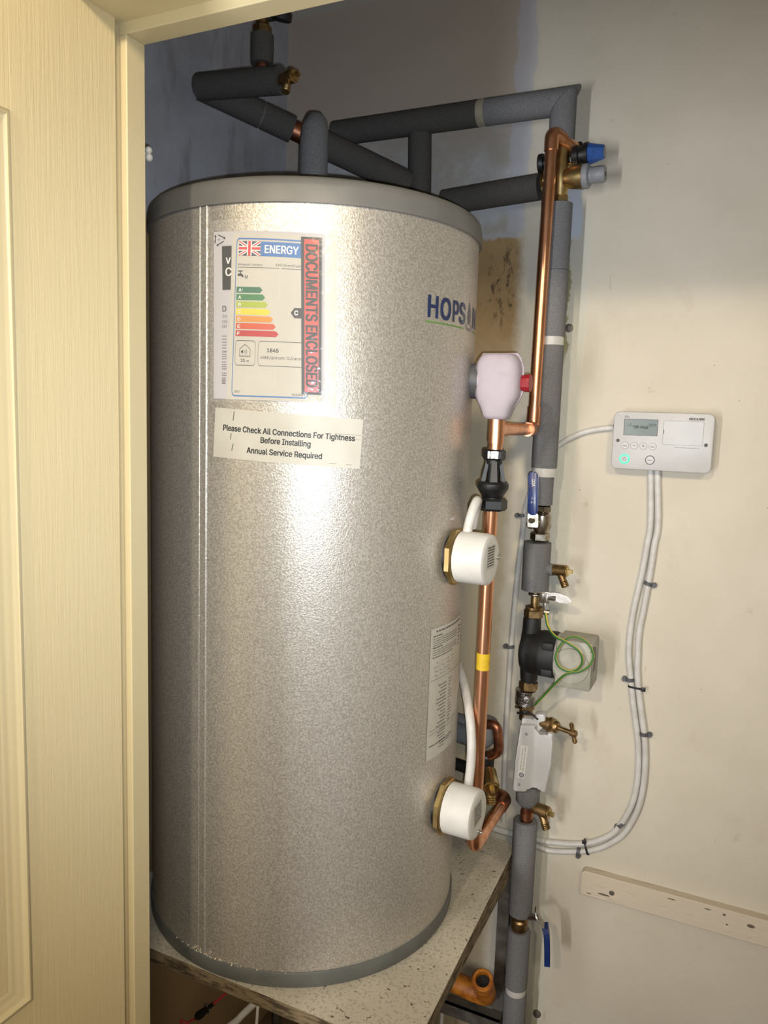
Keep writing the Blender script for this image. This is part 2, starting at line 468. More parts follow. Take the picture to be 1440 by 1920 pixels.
# grey-white scrape marks and little chips
sc = t.step(t.noise(16, t.scale(P, (1, 1, 1.8)), 6, .7), .66, .74)
base = t.mix(t.math('MULTIPLY', sc, .5), base, s2l((170, 158, 138)))
sm2 = t.step(t.noise(7, t.scale(P, (1, 1, .8)), 6, .72), .58, .72)
base = t.mix(t.math('MULTIPLY', sm2, .28), base, s2l((182, 170, 150)))
scr = t.step(t.noise(60, t.scale(P, (1, 1, .22)), 4, .6), .71, .75)
base = t.mix(t.math('MULTIPLY', scr, .35), base, s2l((150, 138, 118)))
dots = t.step(t.noise(85, P, 2), .76, .80)
base = t.mix(t.math('MULTIPLY', dots, .6), base, s2l((120, 106, 84)))
wob = t.math('MULTIPLY', t.math('SUBTRACT', n2, .5), .035); wob2 = t.math('MULTIPLY', t.math('SUBTRACT', n3, .5), .05)
xw = t.math('ADD', X[0], wob); zw = t.math('ADD', X[2], t.math('ADD', wob, wob2))
# greenish-white distemper strip beside the pipes
strip = t.math('MULTIPLY', t.step(xw, -.345, -.340), t.math('SUBTRACT', 1.0, t.step(xw, -.302, -.296)))
strip = t.math('MULTIPLY', strip, t.math('SUBTRACT', 1.0, t.step(zw, 1.86, 1.90)))
base = t.mix(t.math('MULTIPLY', strip, .5), base, s2l((196, 197, 184)))
olive = t.math('MULTIPLY', t.math('MULTIPLY', t.step(xw, -.356, -.350), t.math('SUBTRACT', 1.0, t.step(xw, -.334, -.330))), t.math('MULTIPLY', t.step(zw, 1.60, 1.64), t.math('SUBTRACT', 1.0, t.step(zw, 1.84, 1.86))))
base = t.mix(olive, base, s2l((140, 134, 100)))
# unpainted tan plaster left of the pipes, blue-white skim above it
left = t.math('SUBTRACT', 1.0, t.step(xw, -.445, -.418))
hi = t.step(zw, 1.850, 1.858)
tan = t.mix(t.step(n3, .3, .7), s2l((168, 140, 100)), s2l((150, 122, 84)))
low = t.math('SUBTRACT', 1.0, t.step(zw, 1.52, 1.70))
tan = t.mix(low, tan, s2l((178, 165, 140)))
mould = t.math('MULTIPLY', t.spot(P, (-.462, 1.765), .035, .075, .8), t.step(t.noise(60, t.scale(P, (1, 1, .45)), 5, .7), .52, .62))
tan = t.mix(t.math('MULTIPLY', mould, .8), tan, s2l((52, 42, 28)))
skim = t.mix(t.step(n3, .35, .62), s2l((184, 186, 190)), s2l((164, 158, 150)))
skim = t.mix(t.step(X[2], 2.0, 2.12), skim, s2l((176, 162, 148)))
lefc = t.mix(hi, tan, skim)
base = t.mix(left, base, lefc)
# blue-white smear to the right of the valve
sm = t.math('MULTIPLY', t.math('MULTIPLY', t.step(xw, -.36, -.352), t.math('SUBTRACT', 1.0, t.step(xw, -.322, -.312))), t.math('MULTIPLY', t.step(zw, 1.845, 1.86), t.math('SUBTRACT', 1.0, t.step(zw, 1.93, 1.96))))
base = t.mix(sm, base, s2l((196, 204, 216)))
# vertical blue-white line of an old corner joint
jo = t.math('MULTIPLY', t.math('MULTIPLY', t.step(xw, -.466, -.458), t.math('SUBTRACT', 1.0, t.step(xw, -.428, -.420))), t.step(zw, 1.86, 1.88))
base = t.mix(t.math('MULTIPLY', jo, .6), base, s2l((182, 184, 194)))
t.l(base, t.b.inputs['Base Color'])
hgt = t.math('ADD', t.math('MULTIPLY', n2, .5), t.math('MULTIPLY', n1, .8))
hgt = t.math('ADD', hgt, t.math('MULTIPLY', t.math('MULTIPLY', strip, n2), .6))
t.bump(hgt, .35, .006); M['wall'] = t.m

t = NT('grey_plaster'); P = t.pos(); X = t.xyz(P)
t.b.inputs['Roughness'].default_value = .8
n3 = t.noise(9, P, 5, .6); st = t.step(t.noise(14, t.scale(P, (1, 1, .3)), 5, .65), .52, .7)
c = t.mix(t.step(n3, .3, .7), s2l((176, 178, 186)), s2l((158, 158, 164)))
c = t.mix(t.math('MULTIPLY', st, .5), c, s2l((112, 108, 106)))
c = t.mix(t.math('SUBTRACT', 1.0, t.step(t.math('ADD', X[2], t.math('MULTIPLY', n3, .06)), 1.85, 1.87)), c, s2l((140, 116, 82)))
t.l(c, t.b.inputs['Base Color']); t.bump(t.noise(22, P), .3, .004); M['wall_side'] = t.m

M['room_wall'] = mat('room_wall', (216, 210, 198), .7, 0, (210, 204, 190), 6, 30, .1)
M['ceil'] = mat('ceiling_paint', (210, 204, 194), .8, 0, (200, 194, 184), 6, 30, .1)
M['floor'] = mat('floor_boards', (120, 98, 72), .6, 0, (92, 74, 54), 14, 40, .2)

# speckled worktop of the platform
t = NT('speckled_board'); P = t.pos()
t.b.inputs['Roughness'].default_value = .7
f1 = t.step(t.noise(190, P, 2), .54, .62); f2 = t.step(t.noise(120, P, 3), .66, .70); f3 = t.noise(7, P, 4)
c = t.mix(t.step(f3, .3, .7), s2l((206, 198, 180)), s2l((186, 178, 160)))
c = t.mix(t.math('MULTIPLY', f1, .55), c, s2l((150, 140, 120)))
c = t.mix(f2, c, s2l((80, 72, 58)))
t.l(c, t.b.inputs['Base Color']); t.bump(t.noise(200, P, 2), .25, .001); M['board'] = t.m
t = NT('board_edge'); P = t.pos(); t.b.inputs['Roughness'].default_value = .85
e = t.step(t.noise(50, t.scale(P, (.5, .5, 3)), 5, .7), .45, .6)
t.l(t.mix(e, s2l((126, 110, 84)), s2l((70, 58, 42))), t.b.inputs['Base Color']); t.bump(t.noise(90, P, 4, .7), .6, .004); M['board_edge'] = t.m
# weathered white batten
t = NT('batten_paint'); P = t.pos(); X = t.xyz(P); t.b.inputs['Roughness'].default_value = .7
g = t.step(t.noise(24, t.scale(P, (.35, 1, 2.2)), 6, .7), .56, .72)
c = t.mix(t.math('MULTIPLY', g, .5), s2l((206, 194, 174)), s2l((150, 136, 116)))
ck = None
for q in ((-.186, .562, .016, .0035), (.034, .590, .004, .004), (-.215, .556, .006, .002), (.08, .582, .009, .006), (.04, .572, .0028, .0028), (-.06, .592, .010, .002), (.005, .592, .008, .002)):
    s_ = t.spot(P, (q[0], q[1]), q[2] * .75, q[3] * .6); ck = s_ if ck is None else t.math('MAXIMUM', ck, s_)
c = t.mix(t.math('MULTIPLY', ck, .85), c, s2l((64, 48, 32)))
t.l(c, t.b.inputs['Base Color']); t.bump(t.noise(60, t.scale(P, (.3, 1, 2)), 5, .7), .4, .003); M['batten'] = t.m

# ------------------------------------------------------------------ setting
YB, XL = 1.52, -.976
b = MB(); b.box((XL - .02, YB, 0), (.75, YB + .1, 2.42)); struct('wall_back', b, M['wall'])
b = MB(); b.box((XL - .1, .80, 0), (XL, YB, 2.42)); struct('wall_left', b, M['wall_side'])
b = MB(); b.box((.65, .80, 0), (.75, YB, 2.42)); struct('wall_right', b, M['room_wall'])
b = MB(); b.box((XL, .80, 2.347), (.65, YB, 2.42)); struct('ceiling', b, M['ceil'])
b = MB(); b.box((-1.7, -2.3, -.1), (1.7, YB + .1, 0)); struct('floor', b, M['floor'])
b = MB()
b.box((-1.7, .70, 0), (-.775, .80, 2.75)); b.box((.49, .70, 0), (1.7, .80, 2.75)); b.box((-.775, .70, 1.995), (.49, .80, 2.75))
struct('wall_front', b, M['room_wall'])
b = MB(); b.box((-1.8, -2.3, 0), (-1.7, .80, 2.75)); struct('wall_far_left', b, M['room_wall'])
b = MB(); b.box((1.7, -2.3, 0), (1.8, .80, 2.75)); struct('wall_far_right', b, M['room_wall'])
b = MB(); b.box((-1.8, -2.4, 0), (1.8, -2.3, 2.75)); struct('wall_rear', b, M['room_wall'])
b = MB(); b.box((-1.8, -2.4, 2.75), (1.8, .80, 2.85)); struct('ceiling_room', b, M['ceil'])
# door lining: left jamb with its stop, head with its stop, architrave above
b = MB(); b.box((-.775, .7685, 0), (-.7375, .80, 1.995)); b.box((-.7375, .7675, 0), (-.7255, .7995, 1.953), .0012)
struct('trim_1', b, M['paint'])
b = MB(); b.box((-.775, .690, 1.967), (.49, .80, 1.995)); b.box((-.7375, .7675, 1.953), (.45, .7995, 1.968), .0012)
struct('trim_2', b, M['paint'])
b = MB(); b.box((.45, .70, 0), (.49, .80, 1.967)); b.box((.438, .7675, 0), (.45, .7995, 1.953)); struct('trim_3', b, M['paint'])
b = MB(); b.box((-.80, .672, 1.985), (.54, .70, 2.06), .004); struct('trim_4', b, M['paint'])

# panelled door leaf, standing open at a right angle
dx, dy0, dy1 = -.733, -.10, .757
p_top = atx(18, 205, dx); p_bot = atx(55, 1880, dx)
zt, zb, yr = p_top.z, p_bot.z, p_top.y
yl = .10
b = MB(); th = .035
# face with an opening for the panel (stiles and rails), the panel and the moulding between
b.box((dx - th, yr, .006), (dx, dy1, 1.975), .0015)
b.box((dx - th, dy0, .006), (dx, yl, 1.975), .0015)
b.box((dx - th, yl, zt), (dx, yr, 1.975)); b.box((dx - th, yl, .006), (dx, yr, zb))
b.box((dx - th, yl, zb), (dx - .009, yr, zt))
door = struct('door_1', b, M['door'])
door['label'] = 'cream painted panelled door standing open at the left edge'
b = MB()
prof = [(0, 0), (.002, .0025), (.006, .003), (.009, -.001), (.012, -.002), (.016, -.0055), (.021, -.006), (.026, -.009)]   # (inwards, out of the face)
rg = []
for (inn, out) in prof:
    rg.append([V((dx + out, yr - inn, zt - inn)), V((dx + out, yl + inn, zt - inn)), V((dx + out, yl + inn, zb + inn)), V((dx + out, yr - inn, zb + inn))])
b.rings(rg, False, False)
o = link('panel_moulding', b, M['paint'], door, smooth=50)

# ------------------------------------------------------------------ stand and platform
b = MB()
pts = [(-.965, .903), (-.352, .903), (-.367, 1.470), (-.382, 1.500), (-.965, 1.508)]
b.prism(pts, (0, 0, .598), (1, 0, 0), (0, 1, 0), .022)
for f in b.bm.faces:
    f.normal_update()
    f.material_index = 0 if f.normal.z > .8 else 1
tag(link('platform_board', b, [M['board'], M['board_edge']], None, smooth=0), 'speckled worktop board with chipped edges under the silver cylinder', 'board')
st = thing('metal_stand', (-.66, 1.2, 0), 'grey metal stand carrying the speckled board', 'stand')
def angle_leg(x, y, sx, sy, z1=.597):
    b = MB(); b.box((min(x, x + sx * .026), min(y, y + sy * .004), 0), (max(x, x + sx * .026), max(y, y + sy * .004), z1))
    b.box((min(x, x + sx * .004), min(y, y + sy * .026), 0), (max(x, x + sx * .004), max(y, y + sy * .026), z1)); return b
link('leg', angle_leg(-.3665, 1.468, -1, 1), M['steel'], st, 0)
link('leg', angle_leg(-.945, 1.468, 1, 1), M['steel'], st, 0)
link('leg', angle_leg(-.945, .935, 1, 1), M['steel'], st, 0)
b = MB(); b.box((-.915, 1.440, .252), (-.368, 1.466, .256)); b.box((-.915, 1.440, .226), (-.368, 1.444, .256))
link('crossbar', b, M['steel'], st, 0)
b = MB(); b.box((-.395, .925, .572), (-.365, 1.468, .5965)); link('side_rail', b, M['board_edge'], st, 0)
b = MB(); b.box((-.945, .925, .575), (-.395, .945, .5965)); link('front_rail', b, M['board_edge'], st, 0)

# ------------------------------------------------------------------ hot water cylinder
CX, CY, CR = -.692, 1.18, .275
def cyl_fn(off=0.0):
    R = CR + off
    return lambda u, v: V((CX + R * math.cos(u / CR), CY + R * math.sin(u / CR), v))    # u = arc length on the casing, v = height
def th_(deg): return math.radians(deg) * CR
tank = thing('hot_water_cylinder', (CX, CY, .62), 'tall silver hot water cylinder with grey lid on the speckled board', 'water cylinder')
b = MB(); b.lathe([(.644, CR), (1.788, CR)], (CX, CY, 0), (0, 0, 1), 128); link('casing', b, M['casing'], tank, 50)
b = MB(); b.lathe([(1.784, CR - .004), (1.784, CR + .004), (1.806, CR + .004), (1.814, CR + .002), (1.819, CR - .003), (1.8215, CR - .010), (1.820, CR - .016), (1.817, CR - .022), (1.816, .02)], (CX, CY, 0), (0, 0, 1), 128)
link('lid', b, M['lid'], tank, 50)
b = MB(); b.lathe([(.6205, CR - .02), (.6205, CR + .001), (.625, CR + .0035), (.643, CR + .0035), (.6465, CR + .0015), (.6465, CR - .003)], (CX, CY, 0), (0, 0, 1), 128)
link('base_rim', b, M['base'], tank, 50)
b = MB(); f1 = cyl_fn(.0008)
def bead(c, wd, h):
    rg = []
    for z in (.647, 1.784):
        rg.append([cyl_fn(h * math.sin(PI * k / 6) + .0002)(c - wd / 2 + wd * k / 6, z) for k in range(7)])
    b.rings(rg, False, False, closed=False)
bead(th_(-93.9), .0045, .0022); bead(th_(-96.6), .003, .0016)
put_rect(b, f1, th_(-96.6), .647, th_(-93.9), 1.784, 3)
lab(link('seam_strip', b, M['casing'], tank, 50), 'vertical folded metal seam')

# printed brand name
F2 = cyl_fn(.0006); z0, zh = 1.6475, .0305
b = MB(); put_rect(b, F2, th_(-24.1), 1.6395, th_(-2.2), 1.6415, 10); logo = lab(link('logo', b, M['ink_green'], tank, 0), 'green line under the printed brand name')
for ch, a0, a1 in (('H', -23.4, -18.6), ('O', -17.6, -11.9), ('P', -10.8, -6.9), ('S', -6.6, -1.6), ('N', 6.6, 13.2)):
    b = MB(); put_text(b, F2, ch, th_(a0), z0, zh, th_(a1) - th_(a0), bold=.03); lab(link('logo_letter', b, M['ink_navy'], logo, 0), 'navy printed letter ' + ch)
b = MB()
cx = th_(2.4); pts = []
for k in range(24):
    a = 2 * PI * k / 24; yy = math.cos(a); ww = .0085 * math.sin(a) * (1 if yy < 0 else (1 - yy) ** .75 + .02)
    pts.append((cx + ww, 1.661 + (.026 * yy if yy > 0 else .011 * yy)))
put_poly(b, F2, pts); link('logo_drop', b, M['drop'], logo, 0)
b = MB()
for R, tk in ((.0125, .0016), (.0185, .0012)):
    n = 28
    for k in range(n):
        a0, a1 = 2 * PI * k / n, 2 * PI * (k + 1) / n
        if R > .015 and 0.3 < a0 < 2.6: continue
        put_poly(b, F2, [(cx + R * math.cos(a), 1.6462 + R * .36 * math.sin(a)) for a in (a0, a1)] + [(cx + (R - tk) * math.cos(a), 1.6462 + (R - tk) * .32 * math.sin(a)) for a in (a1, a0)])
link('logo_ripple', b, M['ink_navy'], logo, 0)
b = MB(); put_rect(b, F2, th_(6.5), 1.6395, th_(16), 1.6415, 6); link('logo_underline', b, M['ink_green'], logo, 0)
# strip of clear tape over the end of the name
b = MB(); put_rect(b, cyl_fn(.001), th_(-4.5), 1.612, th_(17), 1.728, 10); link('clear_tape', b, M['film'], tank, 30)

# white warning sticker (slightly rotated)
def rot_fn(fn, c, ang):
    ca, sa = math.cos(ang), math.sin(ang)
    return lambda u, v: fn(c[0] + u * ca - v * sa, c[1] + u * sa + v * ca)
sc_c = ((th_(-90.9) + th_(-45.1)) / 2, 1.4642); sang = math.atan2(-.0105, th_(-44.9) - th_(-90.5))
sw, sh = th_(45.6), .0705
G = rot_fn(cyl_fn(.0006), sc_c, sang); G2 = rot_fn(cyl_fn(.0010), sc_c, sang)
b = MB(); put_rect(b, G, -sw / 2, -sh / 2, sw / 2, sh / 2, 24)
stk = lab(link('warning_sticker', b, M['sticker'], tank, 30), 'white sticker asking to check all connections')
b = MB()
put_text(b, G2, 'Please Check All Connections For Tightness', .0025, .0040, .0079, th_(40.2), 'C', .022)
put_text(b, G2, 'Before Installing', .0010, -.0088, .0079, th_(14.9), 'C', .022)
put_text(b, G2, 'Annual Service Required', -.0005, -.0248, .0079, th_(22.6), 'C', .022)
link('printed_text', b, M['ink'], stk, 0)
for (x, y, h, sk) in ((-.079, .019, .013, .001), (-.082, -.008, .009, .001), (-.079, -.024, .010, .002)):
    b = MB(); put_poly(b, G2, [(x, y), (x + .0012, y), (x + .0012 + sk, y + h), (x + sk, y + h)]); link('scuff', b, M['ink_grey'], stk, 0)
for (x0, x1, y) in ((.070, .108, .0122), (.100, .106, .0060), (.064, .075, -.0300), (.088, .097, -.0305)):
    b = MB(); put_rect(b, G2, x0, y, x1, y + .0006, 6); link('scuff', b, M['ink_light'], stk, 0)

# technical data label on the right-hand side
def dl(u, v): return None
L0, L1 = th_(-15.6), th_(10.2); tz, bz = 1.168, .9485
H = cyl_fn(.0006); H2 = cyl_fn(.0010)
b = MB(); put_rect(b, H, L0, bz, L1, tz, 12)
dlb = lab(link('data_label', b, M['sticker'], tank, 30), 'long white technical data label with handwriting')
b = MB(); Wd = L1 - L0; rnd = random.Random(3)
def dash_line(x0, x1, y, h, fn=H2, gap=.16):
    x = x0
    while x < x1 - h:
        wdt = rnd.uniform(1.2, 4.5) * h; e = min(x + wdt, x1); put_rect(b, fn, x, y, e, y + h, 1); x = e + h * rnd.uniform(.5, 1.0)
dash_line(L0 + .014, L1 - .008, tz - .0075, .0026)
for grp in ((1.1535, 4), (1.1345, 3)):
    dash_line(L0 + .006, L0 + .034, grp[0], .0021)
    for k in range(grp[1]): dash_line(L0 + .006, L1 - .030, grp[0] - .004 - k * .0036, .0011)
dash_line(L0 + .006, L0 + .075, 1.1185, .0018)
for k in range(13): dash_line(L0 + .020 + rnd.uniform(0, .018), L0 + .055, 1.068 - k * .0058, .0018)
for k in range(14): dash_line(L0 + .064, L0 + rnd.uniform(.070, .082), 1.070 - k * .0054, .0014)
for k in range(7): dash_line(L0 + .030 + rnd.uniform(0, .012), L0 + .056, .992 - k * .0052, .0016)
dash_line(L0 + .006, L0 + .086, .9700, .0020); dash_line(L0 + .040, L0 + .078, .9660, .0016)
for y in (1.0815, .9965, .9905): put_rect(b, H2, L0 + .003, y, L1 - .004, y + .0006, 12)
put_rect(b, H2, L1 - .034, .957, L1 - .0333, 1.0, 1)
for k in range(6): dash_line(L1 - .020, L1 - .006, 1.150 - k * .0062, .0022)
link('printed_lines', b, M['ink_grey'], dlb, 0)
b = MB(); rnd = random.Random(5)
for (y, x0, x1) in ((1.1085, .012, .088), (1.1015, .010, .080), (1.0945, .010, .078), (1.0875, .010, .070)):
    x = L0 + x0; last = None
    while x < L0 + x1:
        q = (x, y + rnd.uniform(-.0018, .0030))
        if last is not None and rnd.random() > .16: put_poly(b, H2, [last, (last[0] + .0006, last[1]), (q[0] + .0006, q[1]), q])
        last = q; x += rnd.uniform(.0012, .0026)
link('handwriting', b, M['ink'], dlb, 0)
# small stamp by the upper heater
b = MB(); rnd = random.Random(8); x = th_(-7)
for k in range(5): put_rect(b, cyl_fn(.0008), x, 1.3385, x + .0024, 1.3425, 1); x += .0034
link('stamp_mark', b, M['ink_white'], tank, 0)

# ------------------------------------------------------------------ document pouch
po = thing('document_pouch', cyl_fn(0)(th_(-72), 1.515), 'clear plastic document pouch with energy label, stuck on the silver cylinder', 'document pouch')
def TZ(deg, z): return (th_(deg), z)
# bilinear sheet through four measured corners (arc, height)
def quad_fn(off, tl, tr, br, bl):
    f = cyl_fn(off)
    def g(u, v):      # u, v in 0..1 from the top left
        x = (tl[0] * (1 - u) + tr[0] * u) * (1 - v) + (bl[0] * (1 - u) + br[0] * u) * v
        z = (tl[1] * (1 - u) + tr[1] * u) * (1 - v) + (bl[1] * (1 - u) + br[1] * u) * v
        return f(x, z)
    return g
def grid(b, fn, x0, y0, x1, y1, nx, ny=1, mi=0):
    R = [[b.bm.verts.new(fn(x0 + (x1 - x0) * i / nx, y0 + (y1 - y0) * j / ny)) for i in range(nx + 1)] for j in range(ny + 1)]
    for j in range(ny):
        for i in range(nx): b.face((R[j][i], R[j][i + 1], R[j + 1][i + 1], R[j + 1][i]), mi)
qb = quad_fn(.0010, TZ(-91.2, 1.7475), TZ(-57.6, 1.7440), TZ(-56.6, 1.5185), TZ(-91.0, 1.5170))
b = MB(); grid(b, qb, 0, 0, 1, 1, 16, 2)
bk = lab(link('booklet', b, M['paper2'], po, 30), 'white installation booklet at the back of the pouch')
b = MB(); f = cyl_fn(.0014)
put_poly(b, f, [TZ(-88.3, 1.7275), TZ(-85.0, 1.7275), TZ(-85.2, 1.668), TZ(-88.0, 1.668)])
bb = link('cover_block', b, M['ink'], bk, 0)
b = MB(); f = cyl_fn(.0018)
put_text(b, f, 'V', th_(-86.9), 1.7035, .0080, .0080, bold=.03); put_text(b, f, 'C', th_(-87.0), 1.6870, .0110, .0100, bold=.02)
link('cover_lettering', b, M['ink_white'], bk, 0)
b = MB(); f = cyl_fn(.0014)
put_text(b, f, 'D', th_(-88.0), 1.6385, .0078, .0066, bold=.03)
put_text(b, f, 'INS', th_(-88.0), 1.6300, .0040, .0080); put_text(b, f, 'DIRE', th_(-88.0), 1.6225, .0040, .0088)
put_text(b, f, 'EXT', th_(-88.0), 1.6160, .0040, .0080, bold=.01)
put_text(b, f, 'INFO', th_(-88.0), 1.6035, .0022, .0078, bold=.01); put_text(b, f, 'Safe', th_(-88.0), 1.5820, .0026, .0078, bold=.02)
rnd = random.Random(2)
for y in (1.5995, 1.5955, 1.5915, 1.5875, 1.5785, 1.5755, 1.5725, 1.5680, 1.5645, 1.5615, 1.5585, 1.5525, 1.5495):
    x = th_(-88.0)
    while x < th_(-86.6):
        e = x + rnd.uniform(.0012, .0026); put_rect(b, f, x, y, min(e, th_(-86.4)), y + .0013); x = e + .0006
for k in range(6): put_rect(b, f, th_(-88.0), 1.5380 + k * .0016, th_(-86.7), 1.5389 + k * .0016)
link('printed_text', b, M['ink_grey'], bk, 0)
# recycling triangle, three bent arrows
b = MB(); cxr, cyr = th_(-89.3), 1.7365
for k in range(3):
    a = math.radians(120 * k); tri = [(cxr + .0085 * math.cos(a + q), cyr + .0068 * math.sin(a + q)) for q in (math.radians(18), math.radians(100))]
    (xa, ya), (xb, yb) = tri; nx, ny = -(yb - ya), (xb - xa); L = math.hypot(nx, ny); nx, ny = nx / L * .0007, ny / L * .0007
    put_poly(b, f, [(xa + nx, ya + ny), (xa - nx, ya - ny), (xb - nx, yb - ny), (xb + nx, yb + ny)])
    put_poly(b, f, [(xa + nx * 3, ya + ny * 3), (xa - nx * 3, ya - ny * 3), (xa - (xb - xa) * .3, ya - (yb - ya) * .3)])
put_text(b, f, '04', cxr, cyr - .0012, .0024, None, 'C'); put_text(b, f, 'PE', th_(-91.05) + .0012, cyr - .0018, .0020, None, 'C', rot=PI / 2)
link('recycling_mark', b, M['ink'], bk, 0)

# energy label sheet
ql = dict(tl=TZ(-83.3, 1.7375), tr=TZ(-60.6, 1.7330), br=TZ(-61.4, 1.5205), bl=TZ(-84.6, 1.5210))
qe = quad_fn(.0020, TZ(-84.6, 1.7445), TZ(-58.6, 1.7395), TZ(-57.6, 1.5160), TZ(-86.2, 1.5165))
b = MB(); grid(b, qe, 0, 0, 1, 1, 14, 2)
en = lab(link('energy_label', b, M['paper'], po, 30), 'white energy rating sheet with coloured arrows')
e1 = quad_fn(.0024, **ql); e2 = quad_fn(.0028, **ql); e3 = quad_fn(.0032, **ql)
AR = (th_(22.9)) / .2145           # sheet aspect
def efn(fn): return lambda u, v: fn(u / 100.0, (100.0 - v) / 100.0)      # 0..100 units, v up
E1, E2, E3 = efn(e1), efn(e2), efn(e3)
b = MB(); put_frame(b, E1, 0, 0, 100, 100, .9, 4); link('border', b, M['ink_blue'], en, 0)
b = MB(); put_rect(b, E1, 33.5, 89, 90, 98, 4); link('header_band', b, M['ink_blue'], en, 0)
b = MB(); put_text(b, E2, 'ENERGY', 38.5, 91.0, 4.8, 43, bold=.02); link('header_text', b, M['ink_white'], en, 0)
# union flag
b = MB(); fx0, fx1, fy0, fy1 = 4, 33, 89, 98.0; fw, fh = fx1 - fx0, fy1 - fy0
def fl(u, v): return (fx0 + fw * u, fy0 + fh * v)
put_rect(b, E1, fx0, fy0, fx1, fy1, 2, 0)
def fpoly(fn, pts, mi): put_poly(b, fn, [fl(*p) for p in pts], mi=mi)
for (a, c_) in (((0, 0), (1, 1)), ((0, 1), (1, 0))):
    sgn = 1 if c_[1] > a[1] else -1
    fpoly(E2, [(0, a[1]), (.13, a[1]), (1, c_[1] - sgn * .13), (1, c_[1]), (.87, c_[1]), (0, a[1] + sgn * .13)], 1)
    fpoly(efn(quad_fn(.0030, **ql)), [(0, a[1]), (.04, a[1]), (1, c_[1] - sgn * .05), (1, c_[1]), (.96, c_[1]), (0, a[1] + sgn * .05)], 2)
E3b = efn(quad_fn(.0031, **ql)); E3c = efn(quad_fn(.0033, **ql))
fpoly(E3b, [(.39, 0), (.61, 0), (.61, 1), (.39, 1)], 1); fpoly(E3b, [(0, .34), (1, .34), (1, .66), (0, .66)], 1)
fpoly(E3c, [(.44, 0), (.56, 0), (.56, 1), (.44, 1)], 2); fpoly(E3c, [(0, .41), (1, .41), (1, .59), (0, .59)], 2)
lab(link('flag', b, [M['flag_navy'], M['ink_white'], M['ink_red']], en, 0), 'small union flag')
for i in range(7):
    b = MB(); y1 = 69.7 - i * 4.55; y0 = y1 - 3.75; xe = 37.5 + i * 3.75; x0 = 2.3 + .12 * i
    put_rect(b, E1, x0, y0, xe - 3.4, y1, 10); put_poly(b, E1, [(xe - 3.4, y0), (xe, (y0 + y1) / 2), (xe - 3.4, y1)])
    lab(link('rating_arrow', b, M['arrow%d' % i], en, 0), ('dark green', 'green', 'lime', 'yellow', 'orange', 'red-orange', 'red')[i] + ' rating arrow')
b = MB()
for i, ch in enumerate(('A', 'A', 'B', 'C', 'D', 'E', 'F')): put_text(b, E2, ch, 7.5, 66.7 - i * 4.55, 2.0, 4.0, 'C', .02)
put_text(b, E2, '+', 10.6, 67.6, 1.2, 1.8, 'C', .02)
link('arrow_letters', b, M['ink_white'], en, 0)
b = MB(); put_poly(b, E1, [(74.3, 54.5), (79, 51.3), (98, 51.3), (98, 57.7), (79, 57.7)]); link('class_marker', b, M['ink'], en, 0)
b = MB(); put_text(b, E2, 'C', 81.2, 53.2, 2.8, 4.8, 'C', .03); link('class_letter', b, M['ink_white'], en, 0)
b = MB()
put_text(b, E1, 'Whitewolf Cylinders', 3.2, 83.0, 1.2, 33); put_text(b, E1, '150 DirectCylinder', 53, 83.2, 1.4, 40)
put_rect(b, E1, 3, 81.7, 95, 82.0, 8)
put_text(b, E1, 'M', 13.2, 74.8, 2.1, 4.0, bold=.005)
link('printed_text', b, M['ink'], en, 0)
# tap symbol
b = MB()
put_rect(b, E1, 3.5, 79.2, 10.2, 79.8); put_rect(b, E1, 6.2, 77.8, 7.6, 79.2); put_rect(b, E1, 3.4, 76.4, 9.0, 77.9); put_poly(b, E1, [(8.4, 77.9), (11.0, 77.0), (11.2, 75.6), (9.4, 75.6), (8.6, 76.5)])
link('tap_symbol', b, M['ink'], en, 0)
for q0_, q1_ in ((3.2, 31), (34.5, 102)):
    b = MB(); put_frame(b, E1, q0_, 20.0, q1_, 36, .35, 3.0); link('box_outline', b, M['ink'], en, 0)
b = MB()
for q_ in (('1845', 46, 29.0, 2.4, 15, 'L', .02), ('kWh/annum', 38.6, 24.6, 1.9, 30), ('GJ/annum', 71.5, 24.6, 1.9, 26), ('15', 11.5, 22.4, 1.9, 5.5, 'L', .02), ('dB', 18.8, 22.4, 1.2, 4.0), ('2017', 4.4, 2.6, 1.3, 7.6, 'L', .01), ('812/2013', 80, 1.8, 1.3, 16, 'L', .01)):
    b = MB(); put_text(b, E1, *q_); link('printed_text', b, M['ink'], en, 0)
b = MB()
for p in ([(9.5, 26), (24, 26)], [(9.5, 26), (9.5, 30.4)], [(24, 26), (24, 30.4)], [(9.5, 30.4), (16.7, 33.6)], [(16.7, 33.6), (24, 30.4)]):
    (xa, ya), (xb, yb) = p; dxx, dyy = (.25, 0) if abs(xb - xa) < .1 else (0, .22)
    put_poly(b, E1, [(xa - dxx, ya - dyy), (xb - dxx, yb - dyy), (xb + dxx, yb + dyy), (xa + dxx, ya + dyy)])
put_poly(b, E1, [(11.5, 28.2), (13.0, 28.2), (14.4, 27.4), (14.4, 30.2), (13.0, 29.4), (11.5, 29.4)])
for R in (2.0, 3.6, 5.2):
    for k in range(5):
        a0, a1 = math.radians(-40 + 16 * k), math.radians(-24 + 16 * k)
        put_poly(b, E1, [(14.2 + R * math.cos(a0), 28.8 + R * .5 * math.sin(a0)), (14.2 + (R + .4) * math.cos(a0), 28.8 + (R + .4) * .5 * math.sin(a0)), (14.2 + (R + .4) * math.cos(a1), 28.8 + (R + .4) * .5 * math.sin(a1)), (14.2 + R * math.cos(a1), 28.8 + R * .5 * math.sin(a1))])
link('house_symbol', b, M['ink'], en, 0)
for (x, y0, y1, wd) in ((58, 62, 82, 4.6), (57.4, 6, 20, 2.0), (78, 58, 78, 2.0)): 
    b = MB(); put_rect(b, E1, x, y0, x + wd * .6, y1); link('scuff', b, M['scuff'], en, 0)

